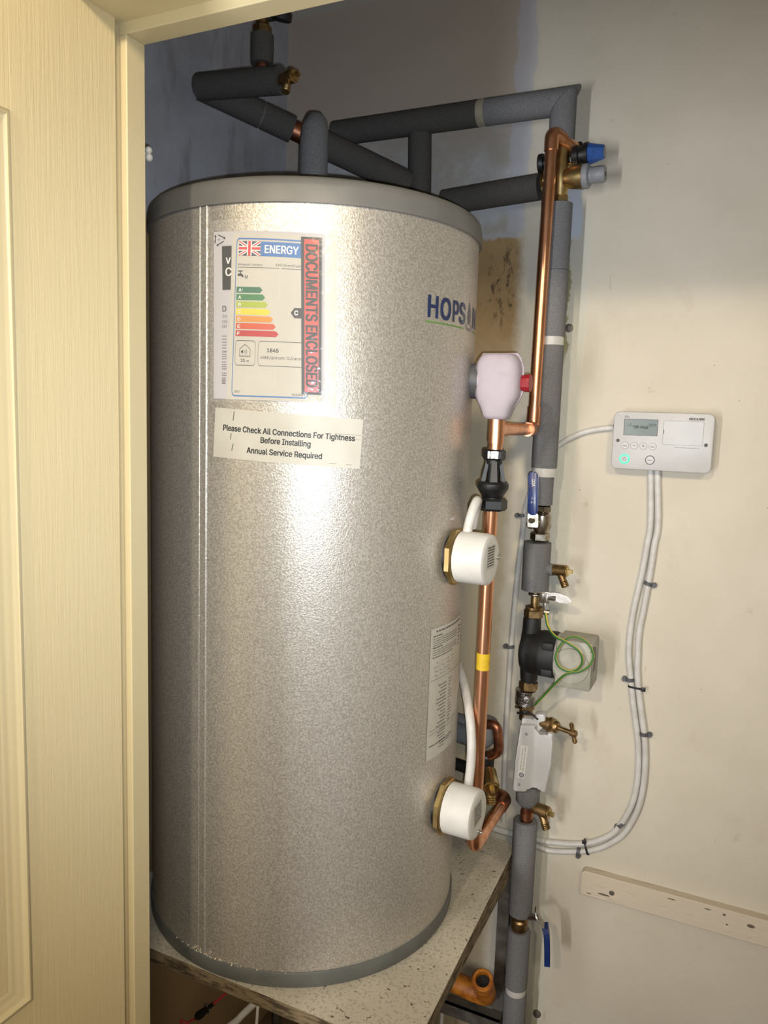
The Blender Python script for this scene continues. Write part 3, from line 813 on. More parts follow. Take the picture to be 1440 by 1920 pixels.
# black and red strip
qs = dict(tl=TZ(-64.3, 1.7385), tr=TZ(-58.5, 1.7385), br=TZ(-57.7, 1.5265), bl=TZ(-63.3, 1.5270))
b = MB(); grid(b, quad_fn(.0036, **qs), 0, 0, 1, 1, 3, 1)
sp = lab(link('printed_strip', b, M['ink'], po, 30), 'red and black strip reading documents enclosed')
b = MB(); grid(b, quad_fn(.0040, **qs), .16, .015, .86, .985, 3, 1); link('red_field', b, M['strip_red'], sp, 0)
S1 = quad_fn(.0044, **qs)
b = MB(); put_text(b, lambda x, y: S1(.235 + y, .045 + x), 'DOCUMENTS ENCLOSED', 0, 0, .56, .91, 'L', .035)
# letters read from top to bottom, their feet to the left
link('lettering', b, M['ink'], sp, 0)
# film over it all, with its hazy flap to the right
b = MB(); grid(b, quad_fn(.0052, TZ(-91.8, 1.7620), TZ(-54.6, 1.7600), TZ(-53.6, 1.5120), TZ(-91.6, 1.5130)), 0, 0, 1, 1, 20, 6)
link('clear_film', b, M['film'], po, 60)
b = MB(); grid(b, quad_fn(.0062, TZ(-57.6, 1.7520), TZ(-54.3, 1.7470), TZ(-53.2, 1.5100), TZ(-56.6, 1.5120)), 0, 0, 1, 1, 5, 6)
lab(link('flap', b, M['film_hazy'], po, 60), 'hazy plastic edge flap')

# ------------------------------------------------------------------ immersion heaters
def heater(zc, label, cord, rim_label, tilt=0.02):
    ax = V((math.cos(math.radians(-3 + tilt)), math.sin(math.radians(-3 + tilt)), 0)); o = V((CX, CY, zc)) + ax * CR
    h = thing('immersion_heater', o, label, 'immersion heater', 'white capped immersion heaters on the cylinder')
    b = MB(); b.lathe([(-.01, .040), (.002, .040)], o, ax, 40); link('sealing_washer', b, M['black'], h, 40)
    b = MB(); b.lathe([(.002, .0455), (.004, .048), (.0115, .048), (.0135, .0455)], o, ax, 8, phase=.39); link('hex_flange', b, M['brass'], h, 30)
    b = MB(); R = .042
    b.lathe([(.0140, R - .002), (.0148, R), (.059, R - .0005), (.0635, R - .0018), (.0655, R - .005), (.0660, R - .010), (.0660, .004)], o, ax, 56); link('cap', b, M['cap_white'], h, 40)
    side = V((0, 0, 1)).cross(ax); P0 = o + ax * .0663
    sp_ = P0 + side * .004 + V((0, 0, -.031 if rim_label else .0)) + (side * .026 if not rim_label else V((0, 0, 0)))
    b = MB(); b.lathe([(-.001, .004), (.0025, .004), (.0032, .003), (.0032, .0022), (.006, .0022), (.0062, .0008)], sp_, ax, 14); link('screw', b, M['chrome'], h, 40)
    # rating label on the end face
    fx, fy = side, V((0, 0, 1))
    ang = math.radians(8 if rim_label else 0); ex = fx * math.cos(ang) + fy * math.sin(ang); ey = fy * math.cos(ang) - fx * math.sin(ang)
    pf = plane_fn(P0 + V((0, 0, .004)), ex, ey, .0); off = ax * .0002
    b = MB(); put_rect(b, lambda u, v: pf(u, v) + off, -.020, -.018, .014, .020); rl = link('rating_label', b, M['sticker'], h, 0)
    b = MB(); rnd = random.Random(int(zc * 100))
    for k in range(8):
        y = .016 - k * .0042; x = -.018
        while x < .010:
            e = x + rnd.uniform(.002, .006); put_rect(b, lambda u, v: pf(u, v) + off * 2, x, y, min(e, .012), y + .0022); x = e + .001
    link('printed_lines', b, M['ink'], rl, 0)
    if cord:
        b = MB(); b.tube(spline(cord(o, ax), 8), .0078, 16); link('power_cord', b, M['cable'], h, 60)
    return h
heater(1.279, 'white capped immersion heater in brass hex flange, upper one on the cylinder',
       lambda o, ax: [o + ax * .022 + V((0, .002, .036)), o + ax * .023 + V((0, .006, .052)), o + ax * .026 + V((0, .012, .072)), o + ax * .028 + V((0, .022, .086)), o + ax * .026 + V((0, .036, .088)), o + ax * .018 + V((0, .055, .072)), o + ax * .008 + V((0, .07, .04))], False)
heater(.850, 'white capped immersion heater in brass hex flange, lower one near the board',
       lambda o, ax: [at(878, 1475, 1.195), at(883, 1430, 1.198), at(884, 1390, 1.205), at(881, 1345, 1.22), at(874, 1300, 1.255), at(866, 1268, 1.30), at(858, 1246, 1.345)], True, 0.0)

# ------------------------------------------------------------------ relief valve under its polystyrene cover
rz = 1.5625; rx = -.3760; ry = 1.236; SX = -.422
rv = thing('relief_valve', (SX, ry, rz), 'relief valve in white polystyrene cover with red cap beside the cylinder', 'valve')
b = MB(); b.lathe([(-.006, .0290), (.014, .0290), (.0165, .0275)], (SX, ry, rz), (1, 0, 0), 36); link('rubber_collar', b, M['clip'], rv, 40)
b = MB(); b.lathe([(-.002, .0272), (.006, .0272), (.010, .024)], (SX + .0185, ry, rz), (1, 0, 0), 36)
# bulbous cover, front and back halves
def sup(cx, cy, z, a, bb, n=36, e=3.2):
    out = []
    for k in range(n):
        t_ = 2 * PI * k / n; c, s_ = math.cos(t_), math.sin(t_)
        out.append(V((cx + a * math.copysign(abs(c) ** (2 / e), c), cy + bb * math.copysign(abs(s_) ** (2 / e), s_), z)))
    return out
prf = [(1.6069, 0.0125, 0.009), (1.6059, 0.0249, 0.0198), (1.6017, 0.0306, 0.0243), (1.5934, 0.0358, 0.0279), (1.583, 0.0379, 0.0297), (1.5623, 0.0384, 0.0306), (1.5467, 0.0379, 0.0306), (1.5374, 0.0363, 0.0297), (1.5291, 0.0322, 0.0279), (1.5218, 0.0275, 0.0261), (1.5145, 0.0244, 0.0243), (1.5073, 0.0223, 0.0221), (1.5021, 0.0192, 0.0189), (1.5005, 0.0125, 0.0126)]
b.rings([sup(rx, ry, z, a, c) for z, a, c in prf])
link('insulation_cover', b, M['poly'], rv, 60)
b = MB(); out = [(-0.0291, 0.0457), (0.0291, 0.0457), (0.0353, 0.0384), (0.041, 0.0228), (0.041, -0.0187), (0.0353, -0.0311), (0.0249, -0.0457), (0.0202, -0.0592), (0.0156, -0.0617), (-0.0166, -0.0617), (-0.0223, -0.055), (-0.0275, -0.0374), (-0.0353, -0.027), (-0.04, -0.0187), (-0.041, 0.0228), (-0.0353, 0.0374)]
b.prism(out, (rx, ry + .004, rz), (1, 0, 0), (0, 0, 1), .004); link('seam_flange', b, M['poly'], rv, 0)
b = MB(); b.lathe([(0, .0135), (.012, .0145), (.0145, .0140), (.0150, .011)], (rx + .0374, ry + .004, rz - .002), (1, 0, 0), 12); link('cap', b, M['red'], rv, 20)

# ------------------------------------------------------------------ copper discharge pipe, tundish and drain
cxp = -.363
up = thing('copper_pipe', (cxp, 1.43, 1.485), 'bright copper pipe rising from the tee to the blue-capped valve', 'pipe')
e_top = V(at(1036, 248, 1.43)); v_in = at(1083, 283, 1.475)
zt_ = 1.4845; r22 = .0110
path = fillet([(-.3757, 1.235 + .020, zt_), (-.364, 1.428, zt_), e_top, v_in], .016, 8)
b = MB(); b.tube(path, r22, 24); link('pipe', b, M['copper'], up, 60)
b = MB(); b.cyl((-.3757, 1.235, 1.508), (-.3757, 1.235, 1.4616), .0130, seg=28); b.cyl((-.3757, 1.235, zt_), (-.3745, 1.272, zt_), .0128, seg=24); link('tee', b, M['copper'], up, 40)
b = MB(); b.tube(fillet([(-.3635, 1.388, zt_), (-.364, 1.428, zt_), (-.364, 1.430, zt_ + .042)], .017, 8), .0128, 24); link('elbow', b, M['copper'], up, 60)
d2 = (v_in - e_top).normalized()
b = MB(); b.tube(fillet([e_top - V((0, 0, .032)), e_top, e_top + d2 * .026], .016, 8), .0130, 24); link('elbow', b, M['copper'], up, 60)
b = MB(); b.cyl((-.3757, 1.235, 1.4642), (-.3757, 1.235, 1.4346), .0115, seg=28); link('tail', b, M['copper'], up, 40)

td = thing('tundish', (-.3772, 1.235, 1.35), 'black plastic tundish between the copper tee and the long copper pipe', 'tundish')
KZ = 1.0378
tc = lambda z: V((-.3772, 1.235, 1.5 + (z - 1.5) * KZ))
b = MB(); b.hexnut(tc(1.453), tc(1.436), .0190, .1); link('top_nut', b, M['black'], td, 20)
b = MB(); pf = plane_fn(tc(1.4445) + V((.003, -.0175, 0)), (.97, .24, 0), (0, 0, 1), .0); put_rect(b, pf, -.0085, -.006, .0085, .006); lb_ = link('nut_label', b, M['foil'], td, 0)
b = MB(); b.lathe([(tc(z).z, r * 1.03) for z, r in [(1.436, .0130), (1.430, .0130), (1.430, .010), (1.388, .012)]], (-.3772, 1.235, 0), (0, 0, 1), 24)
for k in range(4):
    a = math.radians(20 + 90 * k); d = V((math.cos(a), math.sin(a), 0)); s_ = V((-d.y, d.x, 0))
    b.rings([[tc(z) + d * r_ + s_ * w_ for r_, w_ in ((ri, -hw), (ro, -hw), (ro, hw), (ri, hw))] for z, ri, ro, hw in ((1.434, .008, .0135, .004), (1.400, .014, .0205, .006))])
b.lathe([(tc(z).z, r * 1.03) for z, r in [(1.402, .0150), (1.402, .0222), (1.398, .0255), (1.392, .0255), (1.389, .0240), (1.376, .0160), (1.374, .0160)]], (-.3772, 1.235, 0), (0, 0, 1), 32); link('funnel', b, M['black'], td, 30)
b = MB(); b.hexnut(tc(1.375), tc(1.355), .0255, .12); link('base_nut', b, M['black'], td, 20)

lp = thing('copper_pipe', (-.3790, 1.235, .737), 'long copper pipe with yellow tape running down beside the cylinder', 'pipe')
zl = .7476; YE = 1.437
b = MB(); b.tube(fillet([(-.3783, 1.235, 1.349), (-.3795, 1.235, zl), (-.3785, YE, zl), (-.445, YE + .008, zl + .004)], .018, 8), .0114, 28); link('pipe', b, M['copper'], lp, 60)
b = MB(); b.tube(fillet([(-.3795, 1.235, zl + .045), (-.3795, 1.235, zl), (-.3792, 1.281, zl)], .018, 8), .0130, 28); link('elbow', b, M['copper'], lp, 60)
b = MB(); b.tube(fillet([(-.3787, YE - .042, zl), (-.3785, YE, zl), (-.425, YE + .006, zl + .002)], .018, 8), .0130, 28); link('elbow', b, M['copper_old'], lp, 60)
b = MB(); b.cyl((-.3788, 1.235, 1.1036), (-.3789, 1.235, 1.0745), .0118, seg=28); lab(link('tape_band', b, M['tape_yellow'], lp, 40), 'yellow tape band')

# ------------------------------------------------------------------ insulated pipes
FR = .0240
def sleeve(b, pts, r=FR, lip=True, seg=32):
    pts = [V(p) for p in pts]
    b.tube(pts, r, seg); return b
def band(p0, p1, r=.0232): b = MB(); b.cyl(p0, p1, r, seg=32); return b
YP = 1.462

# over the cylinder to the right: two sleeves, a taped joint, the mitred corner and the drop
zH = 2.075
hp = thing('insulated_pipe', (-.6, YP, zH), 'foam lagged pipe running level along the back wall to the mitred corner', 'pipe')
J = V(at(903, 215, YP))
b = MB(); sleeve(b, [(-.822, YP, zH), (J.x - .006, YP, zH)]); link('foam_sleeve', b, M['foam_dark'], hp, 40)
link('tape_band', band((J.x - .007, YP, zH), (J.x + .010, YP, zH), .0236), M['tape_beige'], hp, 40)
# mitred sleeve pair
b = MB(); n = 32; cxm = -.350
def ringx(x): return [V((x, YP + FR * math.cos(a), zH + FR * math.sin(a))) for a in [2 * PI * k / n for k in range(n)]]
mit = [V((cxm + (p.z - zH) * 1.0, p.y, p.z)) for p in ringx(0)]
mit = [V((cxm + (p.z - zH) + (.006 if p.z - zH > .012 else 0), p.y, p.z)) for p in ringx(0)]
b.rings([ringx(J.x + .009), ringx(-.39), mit]); link('foam_sleeve', b, M['foam'], hp, 40)
b = MB(); mv = [V((p.x - cxm + cxm, p.y, p.z)) for p in mit]
def ringz(z, r=FR - .0006): return [V((cxm + r * math.sin(a), YP + r * math.cos(a), z)) for a in [2 * PI * k / n for k in range(n)]]
b.rings([[V((cxm + (FR - .0006) * math.sin(a), YP + (FR - .0006) * math.cos(a), zH + FR * math.sin(a) - .0006)) for a in [2 * PI * k / n for k in range(n)]], ringz(2.03), ringz(1.998)]); link('foam_sleeve', b, M['foam'], hp, 40)

dp = thing('insulated_pipe', (-.635, 1.466, 1.6), 'foam lagged pipe dropping from the level pipe behind the cylinder', 'pipe')
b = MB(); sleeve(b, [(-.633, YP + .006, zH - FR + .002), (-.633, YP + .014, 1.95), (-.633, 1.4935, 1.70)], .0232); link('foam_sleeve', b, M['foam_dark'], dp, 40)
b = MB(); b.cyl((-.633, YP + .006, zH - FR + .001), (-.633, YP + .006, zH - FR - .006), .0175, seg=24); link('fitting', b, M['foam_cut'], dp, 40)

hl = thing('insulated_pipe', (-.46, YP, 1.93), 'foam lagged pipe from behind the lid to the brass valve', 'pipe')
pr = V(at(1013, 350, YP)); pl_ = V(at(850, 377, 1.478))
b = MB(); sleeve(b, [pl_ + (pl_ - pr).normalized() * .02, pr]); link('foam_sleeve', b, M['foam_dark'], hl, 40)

# diagonal run, its stub to the brass cock and riser
dg = thing('insulated_pipe', (-.78, 1.2, 1.96), 'dark foam lagged pipe slanting over the cylinder lid from the left wall', 'pipe')
e0 = V((-.922, 1.172, 2.068)); e1_ = V((-.662, 1.436, 1.962)); dd = (e1_ - e0).normalized()
def on_dg(px):      # the point of the run seen at picture column px
    lo, hi = 0.0, (e1_ - e0).length
    for _ in range(40):
        md = (lo + hi) / 2; p = e0 + dd * md - CAM; x = 720 + FPX * p.dot(RT) / p.dot(FW)
        if x < px: lo = md
        else: hi = md
    return lo
u1, u2, u3 = on_dg(492), on_dg(548), on_dg(588); q = e0
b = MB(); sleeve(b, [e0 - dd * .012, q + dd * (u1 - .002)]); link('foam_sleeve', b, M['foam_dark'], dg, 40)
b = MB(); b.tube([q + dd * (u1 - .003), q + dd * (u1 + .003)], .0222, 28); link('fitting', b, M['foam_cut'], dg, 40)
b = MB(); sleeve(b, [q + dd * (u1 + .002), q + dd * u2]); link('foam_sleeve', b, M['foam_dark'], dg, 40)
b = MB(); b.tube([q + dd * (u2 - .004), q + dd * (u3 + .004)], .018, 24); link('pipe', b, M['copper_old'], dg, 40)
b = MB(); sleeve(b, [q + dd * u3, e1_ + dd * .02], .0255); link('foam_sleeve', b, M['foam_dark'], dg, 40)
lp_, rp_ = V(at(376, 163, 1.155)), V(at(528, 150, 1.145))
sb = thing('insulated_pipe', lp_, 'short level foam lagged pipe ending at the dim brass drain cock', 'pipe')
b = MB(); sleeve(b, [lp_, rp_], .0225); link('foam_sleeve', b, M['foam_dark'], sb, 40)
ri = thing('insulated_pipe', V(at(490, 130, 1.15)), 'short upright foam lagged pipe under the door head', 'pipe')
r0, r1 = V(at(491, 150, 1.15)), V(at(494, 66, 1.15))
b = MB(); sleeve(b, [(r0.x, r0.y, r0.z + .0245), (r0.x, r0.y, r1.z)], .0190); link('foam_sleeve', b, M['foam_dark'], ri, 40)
b = MB(); b.cyl((r0.x, r0.y, r0.z - .01), (r0.x, r0.y, r0.z + .026), .011, seg=20); link('pipe', b, M['copper_old'], ri, 40)
b = MB(); b.hexnut((r0.x, r0.y, r1.z - .002), (r0.x, r0.y, r1.z + .016), .0158); b.cyl((r0.x, r0.y, r1.z + .016), (r0.x, r0.y, 2.346), .011, seg=20); link('brass_nut', b, M['brass_old'], ri, 30)
b = MB(); kk = V((r0.x + .030, r0.y + .01, r1.z + .030)); b.lathe([(-.008, .014), (-.006, .018), (.006, .018), (.008, .014)], kk, (.3, -.2, 1), 20); b.cyl(kk, (r0.x, r0.y, r1.z + .026), .006, seg=12); link('knob', b, M['black_matte'], ri, 40)

# stub from the lid
so = thing('insulated_pipe', (-.703, 1.18, 1.82), 'upright grainy foam lagged stub standing on the cylinder lid', 'pipe')
b = MB(); b.tube([(-.703, 1.18, 1.8175), (-.703, 1.18, 1.95), (-.703, 1.182, 1.975), (-.703, 1.188, 1.992), (-.703, 1.196, 2.001)], [.0240, .0240, .0230, .0185, .009], 32); link('foam_sleeve', b, M['foam'], so, 60)

# the long column on the right
cx = lambda z: -.3505 + (1.85 - z) * .0 + .0
XC = -.3470
ca = thing('insulated_pipe', (XC, YP, 1.36), 'upright foam lagged pipe between the brass valve and the blue lever valve', 'pipe')
zz = lambda px, py: at(px, py, YP).z
z_a, z_b, z_c, z_d, z_e, z_f = zz(1047, 383), zz(1040, 508), zz(1034, 632), zz(1033, 648), zz(1020, 877), zz(1019, 893)
z_g = zz(1016, 946)
b = MB(); sleeve(b, [(XC, YP, z_a), (XC, YP, z_b + .0004)]); link('foam_sleeve', b, M['foam'], ca, 40)
b = MB(); sleeve(b, [(XC - .0005, YP, z_b - .0004), (XC - .0005, YP, z_c)], FR + .0004); link('foam_sleeve', b, M['foam'], ca, 40)
link('tape_band', band((XC, YP, z_c + .0005), (XC, YP, z_d - .0005), .0225), M['tape_white'], ca, 40)
b = MB(); sleeve(b, [(XC, YP, z_d), (XC, YP, z_e)]); link('foam_sleeve', b, M['foam'], ca, 40)
link('tape_band', band((XC, YP, z_e + .0005), (XC, YP, z_f - .0005), .0225), M['tape_white'], ca, 40)
b = MB(); sleeve(b, [(XC - .002, YP, z_f), (XC - .002, YP, z_g)], .0215); link('foam_sleeve', b, M['foam'], ca, 40)
b = MB(); b.cyl((XC, YP, z_a - .01), (XC, YP, z_a + .012), .011, seg=20); link('pipe', b, M['copper_old'], ca, 40)

# pressure valve group
pv = thing('pressure_valve', (XC, YP, z_a), 'brass pressure valve with grey knob and blue cap at the top right', 'valve')
zv = zz(1060, 335); 
b = MB(); b.hexnut((XC, YP, z_a + .0005), (XC, YP, z_a + .014), .0178, .1); link('hex_nut', b, M['brass'], pv, 25)
b = MB()
b.lathe([(z_a + .013, .0130), (z_a + .022, .0140), (zv - .012, .0150), (zv, .0175), (zv + .018, .0165), (zv + .035, .0135), (zv + .056, .0135), (zv + .057, .0150), (zv + .064, .0150), (zv + .066, .0135), (1.999, .0135)], (XC, YP, 0), (0, 0, 1), 28)
b.lathe([(0, .012), (.030, .013), (.034, .0185)], (XC, YP, zv), (-1, 0, 0), 28)
kc = V((XC + .008, YP - .004, zv - .001))
b.lathe([(0, .016), (.014, .0195), (.026, .0215), (.034, .0225)], kc, (1, -.05, 0), 32)
br = V((XC + .006, YP + .002, zv + .018)); bx = V((XC + .030, YP + .004, 1.955))
b.tube([br, (br + bx) / 2 + V((.004, 0, 0)), bx], [.0115, .0115, .0115], 20)
link('brass_body', b, M['brass'], pv, 40)
b = MB(); b.lathe([(.034, .0212), (.036, .0216), (.043, .0216), (.045, .0190), (.0455, .0135), (.050, .0135)], kc, (1, -.05, 0), 32); link('cartridge_cap', b, M['grey_plastic'], pv, 40)
b = MB(); b.lathe([(.050, .0135), (.052, .0142), (.069, .0142), (.073, .0125), (.0732, .004), (.071, .003)], kc, (1, -.05, 0), 20); link('grey_knob', b, M['grey_plastic'], pv, 30)
b = MB(); b.lathe([(.0725, .0035), (.0736, .0035)], kc, (1, -.05, 0), 14); link('knob_socket', b, M['black'], pv, 30)
c0 = V(at(1088, 291, 1.465)); axc = V((1, -.06, .012)).normalized()
b = MB(); b.lathe([(-.014, .012), (-.012, .0165), (-.002, .0175), (.000, .0150), (.008, .0150), (.009, .0195), (.0155, .0200), (.0165, .017)], c0, axc, 28); b.tube([v_in - d2 * .004, v_in + d2 * .012], .0155, 24); link('relief_body', b, M['black'], pv, 30)
b = MB(); b.lathe([(.0162, .0180), (.018, .0185), (.042, .0122), (.0435, .0110), (.0436, .004)], c0, axc, 10); link('blue_cap', b, M['cap_blue'], pv, 20)
b = MB(); b.lathe([(.0434, .0085), (.0440, .0080)], c0, axc, 16); link('cap_disc', b, M['grey_plastic'], pv, 20)
b = MB(); b.lathe([(0, .0165), (.005, .0175), (.009, .0165), (.0095, .010)], (XC - .033, YP, zz(1018, 307)), (-1, 0, 0), 24); b.cyl((XC - .034, YP, zz(1018, 307)), (XC - .008, YP, zz(1018, 307)), .010); link('plug', b, M['black'], pv, 40)

# blue lever valve
def frame_cam(o):      # frame facing the opening: x right, z up
    return V((1, 0, 0)), V((0, 0, 1))
bv = thing('ball_valve', (XC, YP, zz(1016, 1016)), 'nickel ball valve with upright blue lever marked VCC', 'valve')
za, zb_ = z_g, zz(1013, 1016)
zm = (za + zb_) / 2
b = MB(); b.hexnut((XC + .004, YP, za - .0145), (XC + .004, YP, za - .001), .0150); link('nut', b, M['nickel'], bv, 25)
b = MB(); b.lathe([(za - .016, .012), (za - .020, .0165), (zm - .004, .0180), (zm - .014, .0150), (zb_ + .020, .0140)], (XC + .002, YP, 0), (0, 0, 1), 28); b.cyl((XC, YP, zm), (XC - .012, YP - .036, zm), .008, seg=18); link('body', b, M['nickel'], bv, 40)
b = MB(); b.hexnut((XC, YP, zb_ + .019), (XC, YP, zb_ + .002), .0185); link('nut', b, M['nickel'], bv, 25)
lo_ = V(at(999, 966, 1.418)); hi_ = V(at(1000, 884, 1.420)); ex = V((.93, .20, 0)).normalized(); ey = (hi_ - lo_).normalized()
b = MB(); b.prism(rrect(.019, (hi_ - lo_).length, .009, 6, 0, (hi_ - lo_).length / 2), lo_ , ex, ey, .0045, .0012)
lv = link('lever', b, M['blue'], bv, 40)
fnl = plane_fn(lo_ + ex.cross(ey).normalized() * .0048, ex, ey)
b = MB(); L = (hi_ - lo_).length
put_text(b, fnl, 'VCC', .0035, L * .66, .0058, .0135, 'L', .02, PI / 2)
put_text(b, fnl, 'ON', .0045, L * .30, .0026, None, 'C', .01, PI / 2); put_text(b, fnl, 'IN', -.0010, L * .30, .0026, None, 'C', .01, PI / 2); put_rect(b, fnl, .0030, L * .36, .0040, L * .42); put_rect(b, fnl, -.0020, L * .36, -.0012, L * .42)
link('lever_lettering', b, M['ink_white'], lv, 0)
b = MB(); b.prism(rrect(.020, .026, .003), lo_ + V((0, .003, -.010)), ex, ey, .003); b.hexnut(lo_ + V((0, .004, -.010)), lo_ + V((-.002, -.007, -.010)), .0055); link('lever_plate', b, M['nickel'], bv, 30)

# lagged tee with drain cock
te = thing('insulated_pipe', (XC - .004, YP, zz(1010, 1108)), 'short thick foam lagged tee between blue lever valve and pump', 'pipe')
zt1, zt0 = zz(1012, 1017), zz(1008, 1107)
b = MB(); sleeve(b, [(XC - .004, YP, zt1), (XC - .004, YP, zt0)], .0262); b.tube([(XC, YP, zz(1030, 1067)), (XC + .031, YP - .004, zz(1035, 1068))], [.013, .011], 20); link('foam_sleeve', b, M['foam'], te, 40)
b = MB(); b.cyl((XC - .002, YP, zt0 + .002), (XC - .002, YP, zz(1005, 1144)), .0085, seg=20); link('pipe', b, M['brass_old'], te, 40)

def drain(o, ax, down, label, sc=1.0, m='brass_old', tip='brass'):
    ax = V(ax).normalized(); down = V(down).normalized(); o = V(o)
    d = thing('drain_cock', o, label, 'drain cock', 'brass drain cocks')
    b = MB(); b.lathe([(-.012 * sc, .0068 * sc), (0, .0068 * sc), (.001, .0105 * sc), (.027 * sc, .0115 * sc), (.028 * sc, .010 * sc)], o, ax, 24); link('body', b, M[m], d, 40)
    b = MB(); b.lathe([(.028 * sc, .0098 * sc), (.030 * sc, .0098 * sc), (.0305 * sc, .0045 * sc)], o, ax, 24); b.lathe([(.030 * sc, .0048 * sc), (.039 * sc, .0045 * sc)], o, ax, 4, phase=.785); link('spindle', b, M[tip], d, 25)
    s0 = o + ax * .013 * sc
    b = MB(); pf_ = [(.004 * sc, .0068 * sc), (.022 * sc, .0068 * sc)]
    for k in range(4): pf_ += [((.022 + .003 * k) * sc, .0074 * sc), ((.0235 + .003 * k) * sc, .0074 * sc), ((.025 + .003 * k) * sc, .0060 * sc)]
    b.lathe(pf_, s0, down, 18); link('hose_tail', b, M[m], d, 40)
    return d
DA = V((.98, -.18, .02)); DD = V((.45, -.25, -.85))
drain(at(1037, 1068, YP - .004), DA, DD, 'old brass drain cock on the short foam lagged tee', 1.0)
drain(at(1002, 1514, YP - .006), V((.97, -.22, -.03)), V((.42, -.25, -.87)), 'old brass drain cock under the white meter cover', 1.10, 'brass_old')
drain(at(530, 150, 1.140), V((.97, -.2, .06)), V((.15, -.45, -.85)), 'dim brass drain cock above the cylinder lid', .95, 'brass_old')

# earth clamp and wire
ec = thing('earth_clamp', at(1020, 1130, YP - .02), 'chrome earth clamp with oval tag above the pump', 'clamp')
o_ = V(at(1021, 1120, YP - .018))
b = MB(); b.box(o_ + V((-.010, -.003, -.011)), o_ + V((.010, .003, .011)), .001); b.box(o_ + V((-.006, -.007, -.008)), o_ + V((.000, -.002, .008)), .001); b.box(o_ + V((.004, -.007, -.010)), o_ + V((.008, -.002, .010)), .001)
b.cyl(o_ + V((.012, -.003, -.028)), o_ + V((.002, -.003, -.028)), .0045, seg=8); b.box(o_ + V((-.001, -.003, -.034)), o_ + V((.004, .003, -.008)), .001); link('clamp_block', b, M['chrome'], ec, 30)
b = MB(); pts = [(x * .024, y * .0088) for x, y in [(math.cos(2 * PI * k / 24), math.sin(2 * PI * k / 24)) for k in range(24)]]
b.prism(pts, V(at(1049, 1121, YP - .025)), V((.97, -.1, -.12)), V((.12, 0, .97)), .0012); b.cyl(o_ + V((.008, 0, .002)), o_ + V((.024, -.004, .002)), .006, seg=14); link('tag', b, M['chrome'], ec, 30)
b = MB(); b.torus((XC - .002, YP, o_.z), (0, 0, 1), .0125, .0025); link('strap', b, M['chrome'], ec, 40)
YW = 1.405
wp = [(1023, 1150, YP - .024), (1028, 1175, 1.425), (1041, 1193, YW), (1062, 1204, YW - .008), (1084, 1219, YW - .008), (1092, 1238, YW - .006), (1084, 1253, YW - .004), (1066, 1258, YW - .004), (1048, 1249, YW - .006), (1042, 1231, YW - .006), (1050, 1211, YW - .002), (1064, 1197, YW), (1080, 1194, YW), (1099, 1203, YW), (1112, 1225, YW), (1107, 1245, YW - .002), (1090, 1258, YW - .006), (1062, 1264, YW - .008), (1044, 1279, YW), (1022, 1302, 1.425), (1003, 1322, YP - .030)]
b = MB(); b.tube(spline([at(*p) for p in wp], 7), .0025, 12, mats=[0, 1, 1, 1, 0, 0, 0, 0, 0, 0, 0, 0]); tag(link('earth_wire', b, [M['wire_y'], M['wire_g']], None, 60), 'green and yellow earth wire looped in front of the pump', 'wire')

# circulation pump
pm = thing('circulation_pump', (XC - .004, YP - .002, zz(1000, 1290)), 'black circulation pump with grey motor housing on the pipe column', 'pump')
xp = XC - .005; yq = YP - .004; zc = zz(1012, 1222); z1_ = zz(1005, 1160); z2_ = zz(1002, 1277)
b = MB(); b.hexnut((xp + .002, yq, zz(1005, 1141)), (xp + .002, yq, z1_ + .002), .0185); b.cyl((xp + .002, yq, zz(1005, 1141)), (xp + .002, yq, zz(1005, 1137)), .0165); link('union_nut', b, M['brass_old'], pm, 25)
b = MB(); b.hexnut((xp, yq, z2_), (xp, yq, zz(1001, 1294)), .0185); link('union_nut', b, M['brass_old'], pm, 25)
b = MB(); b.lathe([(z1_ + .004, .0150), (z1_, .0172), (z1_ - .022, .0178), (zc + .020, .0200), (zc - .030, .0185), (z2_ + .004, .0165), (z2_ - .002, .0150)], (xp, yq, 0), (0, 0, 1), 28)
b.lathe([(-.022, .024), (-.018, .036), (-.006, .0425), (.012, .0430), (.020, .0445), (.046, .0455), (.050, .0440)], (xp + .004, yq, zc), (1, 0, 0), 40)
for a in (35, 145, 215, 325):
    d = V((0, math.cos(math.radians(a)), math.sin(math.radians(a)))); pz = V((xp + .048, yq, zc)) + d * .0450
    b.box(pz + V((-.016, -.007, -.007)), pz + V((.005, .007, .007)), .0015)
link('pump_body', b, M['black_matte'], pm, 40)
x0 = xp + .053; x1 = V(at(1116, 1225, 1.44)).x
M['motor'] = mat('motor_grey', (164, 162, 150), .5, 0, (146, 144, 132), 30, 90, .1)
b = MB(); b.lathe([(0, .043), (.004, .0440), (x1 - x0 - .016, .0440)], (x0, yq, zc), (1, 0, 0), 40)
b.box((x0 + .006, yq - .047, zc - .047), (x1, yq + .025, zc + .046), .005); link('motor_housing', b, M['motor'], pm, 40)
b = MB(); b.lathe([(0, .034), (.003, .033)], (x0 + .036, yq - .0468, zc - .002), (0, -1, 0), 36); link('motor_cover', b, M['motor'], pm, 40)
b = MB(); b.box((x1 - .001, yq - .03, zc - .012), (x1 + .0008, yq - .012, zc + .020)); b.box((x1 - .004, yq - .047, zc + .028), (x1 + .004, yq - .036, zc + .038), .001); link('terminal_slot', b, M['clip'], pm, 0)

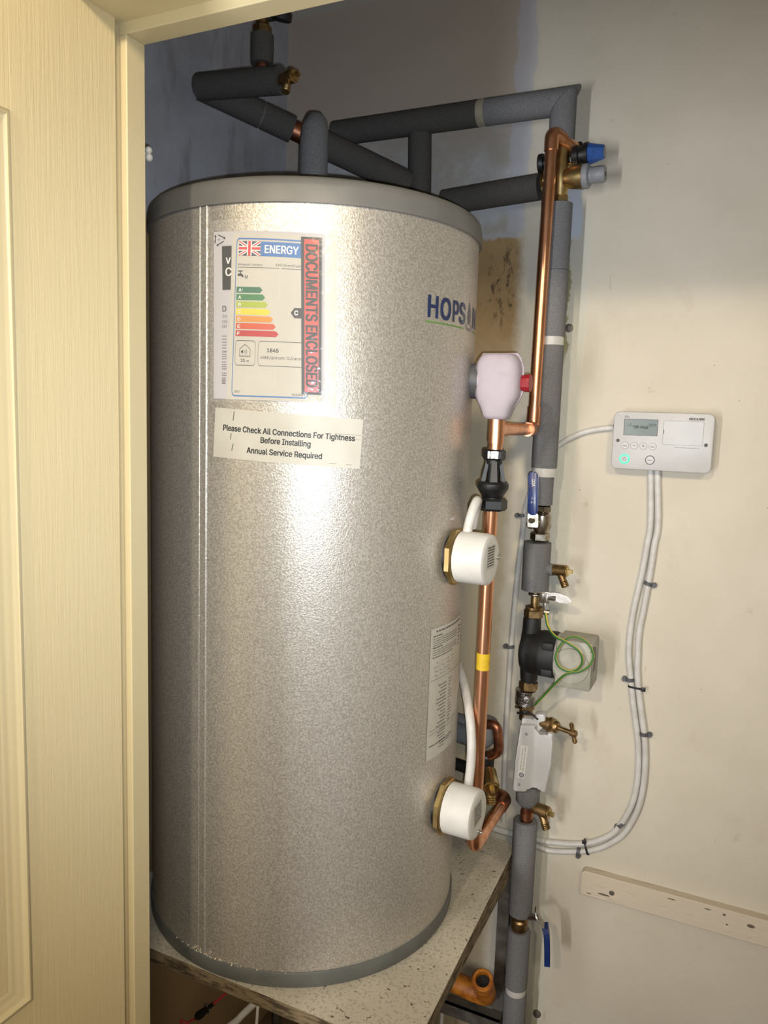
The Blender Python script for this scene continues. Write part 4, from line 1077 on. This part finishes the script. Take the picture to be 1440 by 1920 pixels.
# foil wrapped coupling, tie and stub under the pump
fc = thing('pipe_coupling', at(1000, 1320, YP), 'foil wrapped pipe coupling under the pump', 'coupling')
b = MB(); rnd = random.Random(4); rg = []
for i in range(7):
    z = zz(999, 1295) + (zz(996, 1321) - zz(999, 1295)) * i / 6
    rg.append([V((XC - .010 + .0195 * (1 + rnd.uniform(-.08, .08)) * math.cos(2 * PI * k / 18), YP - .003 + .0195 * (1 + rnd.uniform(-.08, .08)) * math.sin(2 * PI * k / 18), z)) for k in range(18)])
b.rings(rg); link('foil_wrap', b, M['foil'], fc, 20)
b = MB(); b.cyl((XC - .008, YP, zz(996, 1320)), (XC - .008, YP, zz(994, 1350)), .0130, seg=20); b.hexnut((XC - .008, YP, zz(996, 1322)), (XC - .008, YP, zz(996, 1332)), .0165); b.cyl((XC - .03, YP, zz(978, 1327)), (XC, YP, zz(978, 1327)), .003, seg=10); link('fitting', b, M['brass_old'], fc, 30)
b = MB(); b.tube(spline([at(970, 1337, YP - .022), at(984, 1336, YP - .026), at(997, 1339, YP - .028), at(1006, 1347, YP - .030), at(1012, 1349, YP - .026)], 6), .0020, 8); b.box(V(at(985, 1336, YP - .026)) - V((.004, .003, .004)), V(at(985, 1336, YP - .026)) + V((.004, .003, .004)), .001)
tag(link('cable_tie', b, M['black'], None, 40), 'black cable tie round the pipe above the white meter cover', 'cable tie')

# stop tap
sto = thing('stop_tap', at(1024, 1360, YP - .015), 'old brass stop tap with tee handle beside the white meter cover', 'tap')
a0 = V(at(1023, 1356, YP - .020)); a1 = V(at(1075, 1375, YP - .035)); axs = (a1 - a0).normalized(); La = (a1 - a0).length
b = MB(); b.lathe([(-.012, .0125), (.006, .0125), (.008, .0150), (.014, .0150), (.015, .0115), (.024, .0120), (.027, .0105), (.028, .006)], a0, axs, 24); b.hexnut(a0 + axs * .012, a0 + axs * .020, .0148); link('body', b, M['brass_old'], sto, 30)
b = MB(); b.lathe([(.026, .0045), (La, .0040)], a0, axs, 16); link('stem', b, M['brass_old'], sto, 40)
hd = (V(at(1079, 1392, YP - .037)) - V(at(1072, 1357, YP - .037))).normalized()
b = MB(); b.lathe([(-.006, .0065), (.005, .0070), (.007, .005)], a1, axs, 18); b.tube([a1 - hd * .020, a1 - hd * .017, a1 - hd * .008, a1 + hd * .008, a1 + hd * .017, a1 + hd * .020], [.002, .0046, .0036, .0036, .0046, .002], 16); link('tee_handle', b, M['brass_old'], sto, 40)

# milky meter cover
mc = thing('meter_cover', at(990, 1490, YP - .03), 'milky white plastic water meter cover on the pipe column', 'meter cover')
Ym = YP - .042
def mp(x, y):          # zoom-traced outline on the front plane of the cover
    p = V(at(880 + x / 6.0, 1300 + y / 6.0, Ym)); return p
out = [(572, 366), (590, 358), (726, 366), (742, 378), (752, 440), (770, 462), (800, 470), (856, 486), (876, 452), (925, 452), (935, 470), (934, 560), (914, 800), (860, 1100), (845, 1112), (800, 1110), (786, 1070), (768, 1050), (700, 1040), (676, 1056), (650, 1098), (620, 1112), (522, 1108), (498, 1094), (487, 1062), (520, 740)]
P3 = [mp(*p) for p in out]; o_ = P3[0]
pts2 = [(p.x - o_.x, p.z - o_.z) for p in P3][::-1]
b = MB(); b.prism(pts2, (o_.x, Ym + .020, o_.z), (1, 0, 0), (0, 0, 1), .020, .003); link('case', b, M['milky'], mc, 40)
tp = [(590, 290), (620, 282), (700, 286), (740, 300), (740, 240), (770, 236), (830, 240), (850, 258), (855, 380), (830, 400), (790, 396), (760, 470), (580, 380)]
P3 = [V(at(880 + x / 6.0, 1300 + y / 6.0, Ym + .012)) for x, y in tp]; o2 = P3[0]
b = MB(); b.prism([(p.x - o2.x, p.z - o2.z) for p in P3][::-1], (o2.x, Ym + .030, o2.z), (1, 0, 0), (0, 0, 1), .018, .002); link('top_flap', b, M['milky'], mc, 40)
b = MB(); lc = [(580, 582), (662, 596), (616, 962), (540, 946)]
P3 = [V(at(880 + x / 6.0, 1300 + y / 6.0, Ym - .0012)) for x, y in lc]
b.face([b.bm.verts.new(p) for p in P3]); ml = link('sticker', b, M['ink_white'], mc, 0)
o3 = P3[3]; eu = (P3[0] - P3[3]); ev = -(P3[2] - P3[3]); Lu, Lv = eu.length, ev.length
fn3 = lambda u, v: o3 + eu.normalized() * u + (P3[2] - P3[3]).normalized() * (Lv - v) + V((0, -.0004, 0))
b = MB(); put_text(b, fn3, 'Please do not remove', Lu * .25, Lv * .60, Lv * .17, Lu * .66); link('printed_text', b, M['ink'], ml, 0)
b = MB(); put_text(b, fn3, 'this is part of your meter', Lu * .22, Lv * .22, Lv * .17, Lu * .76)
link('printed_text', b, M['ink'], ml, 0)
b = MB(); cxx, cyy = Lu * .10, Lv * .45; R = Lv * .36
for k in range(20):
    a0_, a1_ = 2 * PI * k / 20, 2 * PI * (k + 1) / 20
    put_poly(b, fn3, [(cxx + R * math.cos(a0_), cyy + R * math.sin(a0_)), (cxx + R * math.cos(a1_), cyy + R * math.sin(a1_)), (cxx + R * .7 * math.cos(a1_), cyy + R * .7 * math.sin(a1_)), (cxx + R * .7 * math.cos(a0_), cyy + R * .7 * math.sin(a0_))])
put_rect(b, fn3, cxx - R * .5, cyy - R * .35, cxx + R * .5, cyy - R * .1); put_rect(b, fn3, cxx - R * .5, cyy + R * .1, cxx + R * .5, cyy + R * .35)
link('printed_emblem', b, M['ink_navy'], ml, 0)
for (x, y) in ((643, 458), (560, 1025)):
    p = V(at(880 + x / 6.0, 1300 + y / 6.0, Ym)); b = MB(); b.lathe([(-.002, .003), (.0008, .003), (.001, .002)], p, (0, -1, 0), 14); link('rivet', b, M['grey_plastic'], mc, 30)

# foam plug, copper tee below it, lower lagged pipe
fp = V(at(990, 1486, YP)); zf0, zf1 = zz(992, 1482), zz(990, 1512)
b = MB(); b.lathe([(zf0 + .012, .020), (zf0, .0235), (zf1 + .012, .0235), (zf1 + .004, .017), (zf1, .013)], (fp.x, YP, 0), (0, 0, 1), 28)
tag(link('foam_plug', b, M['foam'], None, 50), 'grey foam plug under the white meter cover', 'foam plug')
cp = thing('copper_pipe', (fp.x, YP, zz(988, 1541)), 'short dull copper pipe between foam plug and lower lagging', 'pipe')
b = MB(); b.cyl((fp.x, YP, zf1 + .004), (fp.x, YP, zz(988, 1550)), .0115, seg=24); link('pipe', b, M['copper_old'], cp, 40)
b = MB(); b.cyl((fp.x, YP, zz(990, 1521)), (fp.x, YP, zz(990, 1534)), .0128, seg=24); b.cyl((fp.x, YP, zz(998, 1514)), (fp.x + .018, YP - .005, zz(1001, 1514)), .0085, seg=18); link('tee', b, M['copper_old'], cp, 40)

XD = -.343
cl = thing('insulated_pipe', (XD, YP, 0), 'lower foam lagged pipe in the column beside the stand leg', 'pipe')
zs = [zz(988, 1538), zz(978, 1712), zz(975, 1742), zz(970, 1848), zz(969, 1860)]
b = MB(); b.lathe([(zs[1], .0160), (zs[1], .0238), (zs[0] - .002, .0240), (zs[0], .0228), (zs[0], .014), (zs[0] - .012, .0125)], (XD, YP, 0), (0, 0, 1), 32); link('foam_sleeve', b, M['foam'], cl, 40)
b = MB(); b.lathe([(zs[3], .0160), (zs[3], .0230), (zs[2] - .004, .0235), (zs[2], .0215), (zs[2], .016), (zs[2] - .012, .0125)], (XD, YP, 0), (0, 0, 1), 32); link('foam_sleeve', b, M['foam'], cl, 40)
link('tape_band', band((XD, YP, zs[3]), (XD, YP, zs[4]), .0205), M['tape_white'], cl, 40)
b = MB(); b.lathe([(0.002, .0235), (zs[4] - .004, .0235), (zs[4], .0215), (zs[4], .016)], (XD, YP, 0), (0, 0, 1), 32); link('foam_sleeve', b, M['foam'], cl, 40)

lv2 = thing('ball_valve', (XD, YP, zs[2]), 'brass ball valve with blue lever hanging down, lowest on the pipe column', 'valve')
b = MB(); b.lathe([(zs[1] + .001, .0145), (zs[1] - .006, .0165), (zs[1] - .012, .0150), (zs[1] - .016, .0175), (zs[2] + .004, .0165), (zs[2] - .010, .0145)], (XD, YP, 0), (0, 0, 1), 24); link('body', b, M['brass_old'], lv2, 30)
s0 = V((XD, YP - .002, zz(990, 1721))); s1 = V(at(1009, 1720, YP - .016))
b = MB(); b.cyl(s0, s1, .0062, seg=16); b.hexnut(s1, s1 + (s1 - s0).normalized() * .005, .0055); link('stem', b, M['chrome'], lv2, 30)
q0, q1, q2, q3 = V(at(1004, 1706, YP - .010)), s1 + V((-.002, .002, 0)), V(at(1021, 1737, YP - .022)), V(at(1025, 1752, YP - .026))
def strap(b, pts, wd, tk, side=V((-.22, .97, 0))):
    side = side.normalized(); pts = [V(p) for p in pts]; rg = []
    for i, p in enumerate(pts):
        tn = (pts[min(i + 1, len(pts) - 1)] - pts[max(i - 1, 0)]).normalized(); nn = tn.cross(side).normalized()
        rg.append([p + side * wd / 2 + nn * tk / 2, p - side * wd / 2 + nn * tk / 2, p - side * wd / 2 - nn * tk / 2, p + side * wd / 2 - nn * tk / 2])
    b.rings(rg)
b = MB(); strap(b, spline([q0, q1, q2, q3], 5), .020, .0025); link('lever_arm', b, M['chrome'], lv2, 40)
b = MB(); strap(b, spline([q2 + V((.001, 0, .002)), q3, V(at(1026, 1778, YP - .028)), V(at(1026, 1806, YP - .028))], 5), .022, .0115); link('lever', b, M['blue'], lv2, 50)

# cold pipe work beside the cylinder
sp2 = thing('insulated_pipe', (-.41, 1.40, .90), 'grey foam lagged elbow behind the long copper pipe', 'pipe')
g0 = V(at(912, 1352, 1.405)); g1 = V(at(900, 1398, 1.40))
b = MB(); b.tube(fillet([V((-.50, 1.425, g1.z + .008)), V((g0.x + .0, 1.41, g1.z + .006)), g0], .02, 6), .0195, 24); b.tube([g0 + V((-.002, 0, -.03)), g0 + V((0, 0, .004))], .0215, 24); link('foam_sleeve', b, M['foam'], sp2, 50)
b = MB(); b.tube(fillet([at(906, 1358, 1.39), at(932, 1358, 1.385), at(936, 1410, 1.385), at(918, 1417, 1.39)], .022, 8), .0095, 20); link('copper_bend', b, M['copper_old'], sp2, 60)
bf = thing('pipe_fitting', at(912, 1475, 1.40), 'black ribbed pipe fitting above the brass drain valve', 'fitting')
f0 = V(at(914, 1414, 1.395)); f1_ = V(at(911, 1446, 1.395))
b = MB(); b.lathe([(0, .0125), (.004, .0142), ((f0 - f1_).length - .004, .0142), ((f0 - f1_).length, .012)], f0, f1_ - f0, 14); link('ribbed_collar', b, M['black'], bf, 20)
b = MB(); b.cyl(f1_, V(at(910, 1470, 1.395)), .0105, seg=20); b.tube([f1_ + V((-.005, 0, -.005)), V((-.52, 1.42, f1_.z - .008))], .012, 18); link('body', b, M['black_matte'], bf, 40)
dv = drain(at(916, 1446, 1.385), V((.42, -.80, -.42)), V((.12, -.15, -.97)), 'shiny brass drain valve pointing out between copper pipe and white cable', 1.4, 'brass', 'brass')
b = MB(); b.tube([V((-.60, 1.46, .872)), V((-.44, 1.455, .872))], .022, 24); tag(link('insulated_pipe', b, M['foam'], None, 50), 'dark lagged pipe passing behind the cylinder base', 'pipe')

# ------------------------------------------------------------------ controller
CO = V((-.1405, 1.482, 1.470)); cw, ch = .173, .1055
ct = thing('heating_controller', (CO.x, YB, CO.z - ch / 2), 'white wall controller with grey screen and green lit button', 'controller')
ex, ey = V((1, 0, 0)), V((0, 0, 1))
b = MB(); b.slab(cw, ch, .011, CO + V((0, .030, 0)), ex, ey, .030, .0022); link('case', b, M['white_plastic'], ct, 40)
b = MB(); b.prism(rrect(cw - .008, ch - .008, .009, 6), CO + V((0, .0375, 0)), ex, ey, .0075); link('back_plate', b, M['white_plastic'], ct, 40)
cf = lambda off: (lambda u, v: CO + V((-cw / 2 + u * cw, -off, ch / 2 - v * ch)))
C0, C1, C2 = cf(.0003), cf(.0006), cf(.0010)
b = MB(); put_rect(b, C0, .112, .405, .452, .125); sc_ = link('display', b, M['screen'], ct, 0)
b = MB(); put_frame(b, cf(.0006), .110, .123, .454, .407, .006); link('display_surround', b, M['ink_grey'], sc_, 0)
c2 = lambda u, v: C1(u, v)
def ctext(b, s_, u, v, h, wd=None, al='L', bold=0., f=.0012):
    put_text(b, lambda x, y: CO + V((-cw / 2 + u * cw + x, -f, ch / 2 - v * ch + y)), s_, 0, 0, h, wd, al, bold)
b = MB(); ctext(b, '--2', .135, .225, .0028, .0085); ctext(b, '16:24', .435, .225, .0030, .0125, 'R', .01); ctext(b, 'Off-Peak', .285, .285, .0042, .026, 'C', .02); put_rect(b, C1, .135, .238, .43, .243)
link('display_text', b, M['ink'], sc_, 0)
def disc(b, u, v, r, off, n=28, r2=0):
    c = C0(u, v); c = V((c.x, CO.y - off, c.z))
    P_ = [V((c.x + r * math.cos(2 * PI * k / n), c.y, c.z + r * math.sin(2 * PI * k / n))) for k in range(n)]
    if not r2: b.face([b.bm.verts.new(p) for p in P_])
    else:
        Q_ = [V((c.x + r2 * math.cos(2 * PI * k / n), c.y, c.z + r2 * math.sin(2 * PI * k / n))) for k in range(n)]
        b.rings([P_, Q_], False, False)
for k, (u, s_, h, wd) in enumerate(((.135, 'Menu', .0016, .0065), (.229, '\u2212', .004, .0042), (.322, '+', .0045, .0042), (.416, 'Select', .0016, .0070))):
    b = MB(); c = C0(u, .585); b.lathe([(0, .0066), (.0007, .0066), (.0012, .0060), (.0010, .001)], (c.x, CO.y, c.z), (0, -1, 0), 28)
    bt = link('button', b, M['white_plastic'], ct, 30)
    b = MB(); disc(b, u, .585, .0069, .0003, 28, .0064); link('button_ring', b, M['ink_light'], bt, 0)
    b = MB(); ctext(b, s_, u, .600, h, wd, 'C', .02, .0015); link('button_mark', b, M['ink'], bt, 0)
b = MB(); c = C0(.139, .822); b.lathe([(0, .0094), (.0005, .0094), (.0010, .0085), (.0010, .0062)], (c.x, CO.y, c.z), (0, -1, 0), 32, True, False); pb = lab(link('power_button', b, M['glow'], ct, 30), 'green lit power button')
b = MB(); b.lathe([(0, .0062), (.0014, .0060), (.0014, .001)], (c.x, CO.y, c.z), (0, -1, 0), 28); link('button_face', b, M['white_plastic'], pb, 30)
b = MB(); n = 20
for k in range(n):
    a0_, a1_ = PI * .64 + 2 * PI * .86 * k / n, PI * .64 + 2 * PI * .86 * (k + 1) / n
    b.face([b.bm.verts.new(V((c.x + r_ * math.cos(a), CO.y - .0016, c.z + r_ * math.sin(a)))) for r_, a in ((.0033, a0_), (.0033, a1_), (.0024, a1_), (.0024, a0_))])
b.face([b.bm.verts.new(V((c.x + dx_, CO.y - .0016, c.z + dz_))) for dx_, dz_ in ((-.0005, .0008), (.0005, .0008), (.0005, .0040), (-.0005, .0040))])
link('power_symbol', b, M['ink_grey'], pb, 0)
b = MB(); c = C0(.399, .822); b.lathe([(0, .0072), (.0012, .0068), (.0012, .001)], (c.x, CO.y, c.z), (0, -1, 0), 28); bb_ = link('boost_button', b, M['white_plastic'], ct, 30)
b = MB(); disc(b, .399, .822, .0086, .0004, 28, .0073); link('button_ring', b, M['ink_grey'], bb_, 0)
b = MB(); ctext(b, 'BOOST', .399, .834, .0017, .0075, 'C', .02, .0015); link('button_mark', b, M['ink'], bb_, 0)
b = MB(); pf = lambda u, v: CO + V((u, -.0004, v)); put_frame(b, pf, cw * (.508 - .5), ch * (.5 - .545), cw * (.902 - .5), ch * (.5 - .135), .0005, .003); put_rect(b, pf, cw * (.512 - .5), ch * (.5 - .36), cw * (.512 - .5) + .0009, ch * (.5 - .29)); link('flap_outline', b, M['ink_light'], ct, 0)
b = MB(); b.prism(rrect(cw * .384, ch * .40, .0027, 4, cw * .205, ch * .16), CO + V((0, .0002, 0)), ex, ey, .0006); link('flap', b, M['white_plastic'], ct, 0)
for (u, v) in ((.058, .505), (.934, .525)):
    c = C0(u, v); b = MB(); b.lathe([(0, .0033), (.0006, .0033), (.0007, .002), (.0001, .001)], (c.x, CO.y, c.z), (0, -1, 0), 18); lab(link('screw', b, M['steel'], ct, 30), 'chrome screw head')
b = MB(); ctext(b, 'SECURE', .752, .112, .0036, .0262, 'L', .03); ctext(b, 'E7+', .118, .105, .0036, .0075, 'L', .005)
ctext(b, 'Switch off mains before opening this cover', .632, .590, .0012, .0420); link('printed_text', b, M['ink'], ct, 0)

# ------------------------------------------------------------------ cables, clips, ties
RC = .0060; YC = YB - RC - .0005
def cable(pts, label, r=RC, extra=()):
    P_ = [V(at(x, y, YC)) for x, y in pts] + [V(e) for e in extra]
    b = MB(); b.tube(spline(P_, 6), r, 14); return tag(link('cable', b, M['cable'], None, 60), label, 'cable')
A = [(1220, 880), (1220, 900), (1219.5, 982), (1213, 1022), (1206, 1063), (1197, 1104), (1188, 1144), (1181.7, 1185), (1179, 1226), (1182, 1266), (1186, 1307), (1191, 1348), (1196, 1388), (1197, 1429), (1194, 1470), (1184, 1510), (1162, 1548), (1138, 1569), (1093.5, 1582), (1040, 1580), (1010, 1575), (975, 1566)]
B = [(1233, 880), (1233, 900), (1234, 982), (1227, 1022), (1221, 1063), (1214, 1104), (1206.5, 1144), (1198.5, 1185), (1196, 1226), (1195.5, 1266), (1199, 1307), (1204.5, 1348), (1209, 1388), (1210, 1429), (1207, 1470), (1198, 1512), (1180, 1549), (1157, 1574), (1110, 1594), (1040, 1596), (1010, 1588), (975, 1576)]
tailA = [V((-.43, YC, .636)), V((-.50, 1.500, .634)), V((-.60, 1.495, .634))]; tailB = [V((-.43, YC - .001, .6275)), V((-.50, 1.498, .627)), V((-.60, 1.49, .627))]
cable(A, 'white cable of the pair from the controller, the left one below it', extra=tailA[:0])
cable(B, 'white cable of the pair from the controller, the right one below it', extra=tailB[:0])
cable([(1150, 802), (1128, 804), (1100, 809), (1072, 820), (1046, 836), (1020, 860), (1000, 905), (985, 952), (980, 996), (973, 1054), (966, 1125), (961, 1180), (957, 1230), (954, 1280), (950, 1347), (946, 1450), (944, 1540)], 'white cable from the controller side passing behind the lagged column', .0056)
cable([(900, 1544), (918, 1550), (935, 1556), (952, 1561), (970, 1566), (985, 1570)], 'short white cable lying along the back edge of the speckled board', .0072)
def clip(px, py, ang, label, nail):
    c = V(at(px, py, YC)); ca_, sa_ = math.cos(ang), math.sin(ang); d = V((ca_, 0, sa_)); n_ = V((-sa_, 0, ca_))    # d across the cable
    b = MB(); rr = RC + .0006; rg = []
    for k in range(9):
        a = PI * k / 8; q = d * math.cos(a) * (rr) + V((0, -1, 0)) * math.sin(a) * (rr); o2 = q.normalized() * .0016
        rg.append([c + q + n_ * .0035, c + q + o2 + n_ * .0035, c + q + o2 - n_ * .0035, c + q - n_ * .0035])
    b.rings(rg)
    hp_ = c + d * nail * (rr + .004)
    b.cyl(V((hp_.x, YB - .001, hp_.z)), V((hp_.x, YB - .009, hp_.z)), .0048, seg=16)
    t_ = tag(link('cable_clip', b, M['clip'], None, 40), label, 'cable clip', 'grey cable clips on the wall')
    return t_
clip(1216, 1094, -.25, 'grey cable clip on the white cable pair, highest below the controller', 1)
clip(1181, 1274, .05, 'grey cable clip on the white cable pair beside the pump', -1)
clip(1207, 1376, .0, 'grey cable clip on the white cable pair level with the stop tap', 1)
clip(1164, 1546, .75, 'grey cable clip at the bend of the white cable pair', -1)
clip(1085, 1596, 1.5, 'grey cable clip on the lowest sweep of the white cable pair', -1)
clip(979, 966, .1, 'grey cable clip beside the blue lever on the single white cable', -1)
clip(957, 1212, .1, 'grey cable clip left of the pump on the single white cable', -1)
def tie(px, py, ang, L, label):
    c = V(at(px, py, YC)); d = V((math.cos(ang), 0, math.sin(ang))); n_ = V((-d.z, 0, d.x)); h = RC + .0012
    b = MB(); rg = []
    for (a, yy) in ((-L - .001, .004), (-L, -.5 * h), (-L + .004, -h), (0, -h - .0004), (L - .004, -h), (L, -.5 * h), (L + .001, .004)):
        q = c + d * a + V((0, yy, 0)); rg.append([q + n_ * .0018, q + n_ * .0018 + V((0, -.001, 0)), q - n_ * .0018 + V((0, -.001, 0)), q - n_ * .0018])
    b.rings(rg); hq = c + d * (L - .001) + V((0, -h, 0)); b.box(hq - V((.004, .003, .0035)), hq + V((.004, .002, .0035)), .0008)
    return tag(link('cable_tie', b, M['black'], None, 40), label, 'cable tie', None)
tie(1193, 1288, -.03, .0150, 'black cable tie round the upright white cable pair')
tie(1100, 1588, -1.25 + PI, .0150, 'black cable tie round the lower sweep of the white cable pair')

# ------------------------------------------------------------------ batten, its screw, wall plug
bt = thing('wooden_batten', (.11, YB, .549), 'weathered white wooden batten fixed low on the back wall', 'batten')
b = MB(); pts = [(-.232, .5530), (-.228, .5490), (.49, .5490), (.49, .6010), (-.226, .6010), (-.232, .5955)]
b.prism(pts, (0, YB, 0), (1, 0, 0), (0, 0, 1), .020, .0015); link('plank', b, M['batten'], bt, 0)
p = V(at(1147, 1674, YB - .020)); b = MB(); b.lathe([(-.004, .004), (.0016, .005), (.0026, .0035), (.0022, .001)], p, (0, -1, 0), 16); lab(link('screw', b, M['steel'], bt, 30), 'round steel screw head')
p = V(at(1067, 615, YB)); b = MB(); rnd = random.Random(6)
b.lathe([(-.001, .0085), (.004, .0080), (.005, .0045), (.001, .0035)], p, (0, -1, 0), 11); b.lathe([(0, .0045), (.0065, .004)], p + V((.001, 0, -.001)), (.1, -1, .1), 9)
tag(link('wall_plug', b, M['steel'], None, 20), 'old metal wall plug in broken plaster beside the lagged column', 'wall plug')
p = V(at(1007, 1900, YB)); b = MB(); b.lathe([(-.001, .009), (.004, .008), (.005, .004)], p, (0, -1, 0), 9); tag(link('wall_plug', b, M['steel'], None, 20), 'broken wall plug at the very bottom beside the lagged pipe', 'wall plug')
b = MB(); p = V(atx(279, 288, XL + .006)); p = V((-.80, .835, at(279, 288, .835).z)); p = V(at(278.5, 288, .83)); b.sphere(p + V((0, 0, .004)), .005, 14); b.sphere(p + V((.0005, 0, -.005)), .0055, 14); b.cyl(p + V((-.004, 0, 0)), V((-.775, .80, p.z)), .003, seg=10)
tag(link('plastic_hook', b, M['white_plastic'], None, 50), 'tiny white plastic hook behind the left door jamb', 'hook')

# ------------------------------------------------------------------ under the board
og = thing('waste_pipe', (-.43, 1.44, .256), 'orange wrapped pipe elbow lying on the stand crossbar', 'pipe')
ob = V((-.400, 1.452, .292)); oe = V(at(905, 1838, 1.395))
b = MB(); pth = fillet([V((-.56, 1.462, .298)), ob, oe], .028, 8)
b.tube(pth, [.0200 + .0012 * (i % 2) for i in range(len(pth))], 24, False); b.tube(pth[::-1][:6], .014, 20, False)
ring_o = MB()
link('wrapped_tube', b, M['orange'], og, 60)
b = MB(); ax = (oe - ob).normalized(); b.lathe([(-.006, .0210), (.002, .0215), (.004, .0195), (.004, .0145), (-.020, .0135)], oe, ax, 24, False, True); link('end_collar', b, M['orange'], og, 40)
b = MB(); b.lathe([(-.0100, .0128), (-.0095, .0128)], oe, ax, 24); lab(link('bore_shade', b, M['black_matte'], og, 0), 'black disc standing in for the shade inside the open end')  # black disc set into the open end as its shade
def loose(name, pts, r, m, label, cat):
    b = MB(); b.tube(spline(pts, 6), r, 12); return tag(link(name, b, M[m], None, 60), label, cat)
loose('cable', [V((-.60, 1.06, .008)), V((-.63, 1.03, .20)), V((-.645, 1.01, .38)), V(at(424, 1945, 1.0)), V(at(448, 1910, 1.0)), V(at(470, 1888, 1.0)), V(at(500, 1860, 1.0))], .006, 'cable', 'thick white cable in the dark under the board front edge', 'cable')
loose('cable', [V((-.588, 1.0, .004)), V((-.586, .995, .25)), V(at(478, 1960, .99)), V(at(481, 1920, .99)), V(at(484, 1880, .99))], .0026, 'cable', 'thin white cable hanging straight under the board front edge', 'cable')
loose('cable', [V((-.49, 1.45, .006)), V((-.492, 1.45, .12)), V(at(826, 1940, 1.45)), V(at(828, 1915, 1.45)), V(at(830, 1890, 1.45)), V(at(832, 1875, 1.455))], .0045, 'cable', 'thin pale cable hanging under the stand crossbar', 'cable')
cc = thing('crocodile_clip', at(385, 1895, .98), 'black crocodile clip on a red lead in the dark under the board', 'clip')
k0, k1 = V(at(368, 1908, .98)), V(at(400, 1882, .98)); kd = (k1 - k0).normalized()
b = MB(); b.tube([k0, k0 + kd * .008, k0 + kd * .020, k1], [.004, .0075, .0065, .003], 12); link('grip', b, M['black'], cc, 40)
b = MB(); b.torus(k0.lerp(k1, .65), (.3, 1, .1), .0075, .0018); link('jaw', b, M['steel'], cc, 40)
b = MB(); b.tube(spline([k1, V(at(410, 1874, .985)), V(at(424, 1862, .99))], 5), .0018, 8); b.tube(spline([k0, V(at(352, 1918, .975)), V(at(345, 1930, .97)), V((-.70, 1.0, .25)), V((-.69, 1.02, .004))], 5), .0018, 8); lab(link('lead', b, M['red'], cc, 40), 'dull red lead')

# plaster crumbs and swarf caught on the base rim
b = MB(); rnd = random.Random(11)
for k in range(170):
    a = math.radians(rnd.gauss(-92, 7)) if k < 130 else math.radians(rnd.uniform(-112, -62))
    R = CR + rnd.uniform(.0006, .004); c = V((CX + R * math.cos(a), CY + R * math.sin(a), .6468 + rnd.uniform(0, .002) + (rnd.random() ** 4) * (.012 if abs(math.degrees(a) + 94) < 4 else .002)))
    s_ = rnd.uniform(.0006, .0018)
    q = [b.bm.verts.new(c + V((rnd.uniform(-1, 1), rnd.uniform(-1, 1), rnd.uniform(-.6, 1))) * s_) for _ in range(4)]
    for f in ((0, 1, 2), (0, 2, 3), (0, 3, 1), (1, 3, 2)): b.face([q[i] for i in f])
tag(link('plaster_crumbs', b, M['fluff'], None, 0), 'pale crumbs and fibres caught on the base rim by the seam', 'debris', None, 'stuff')

for o in bpy.data.objects:
    if '_base' in o: del o['_base']
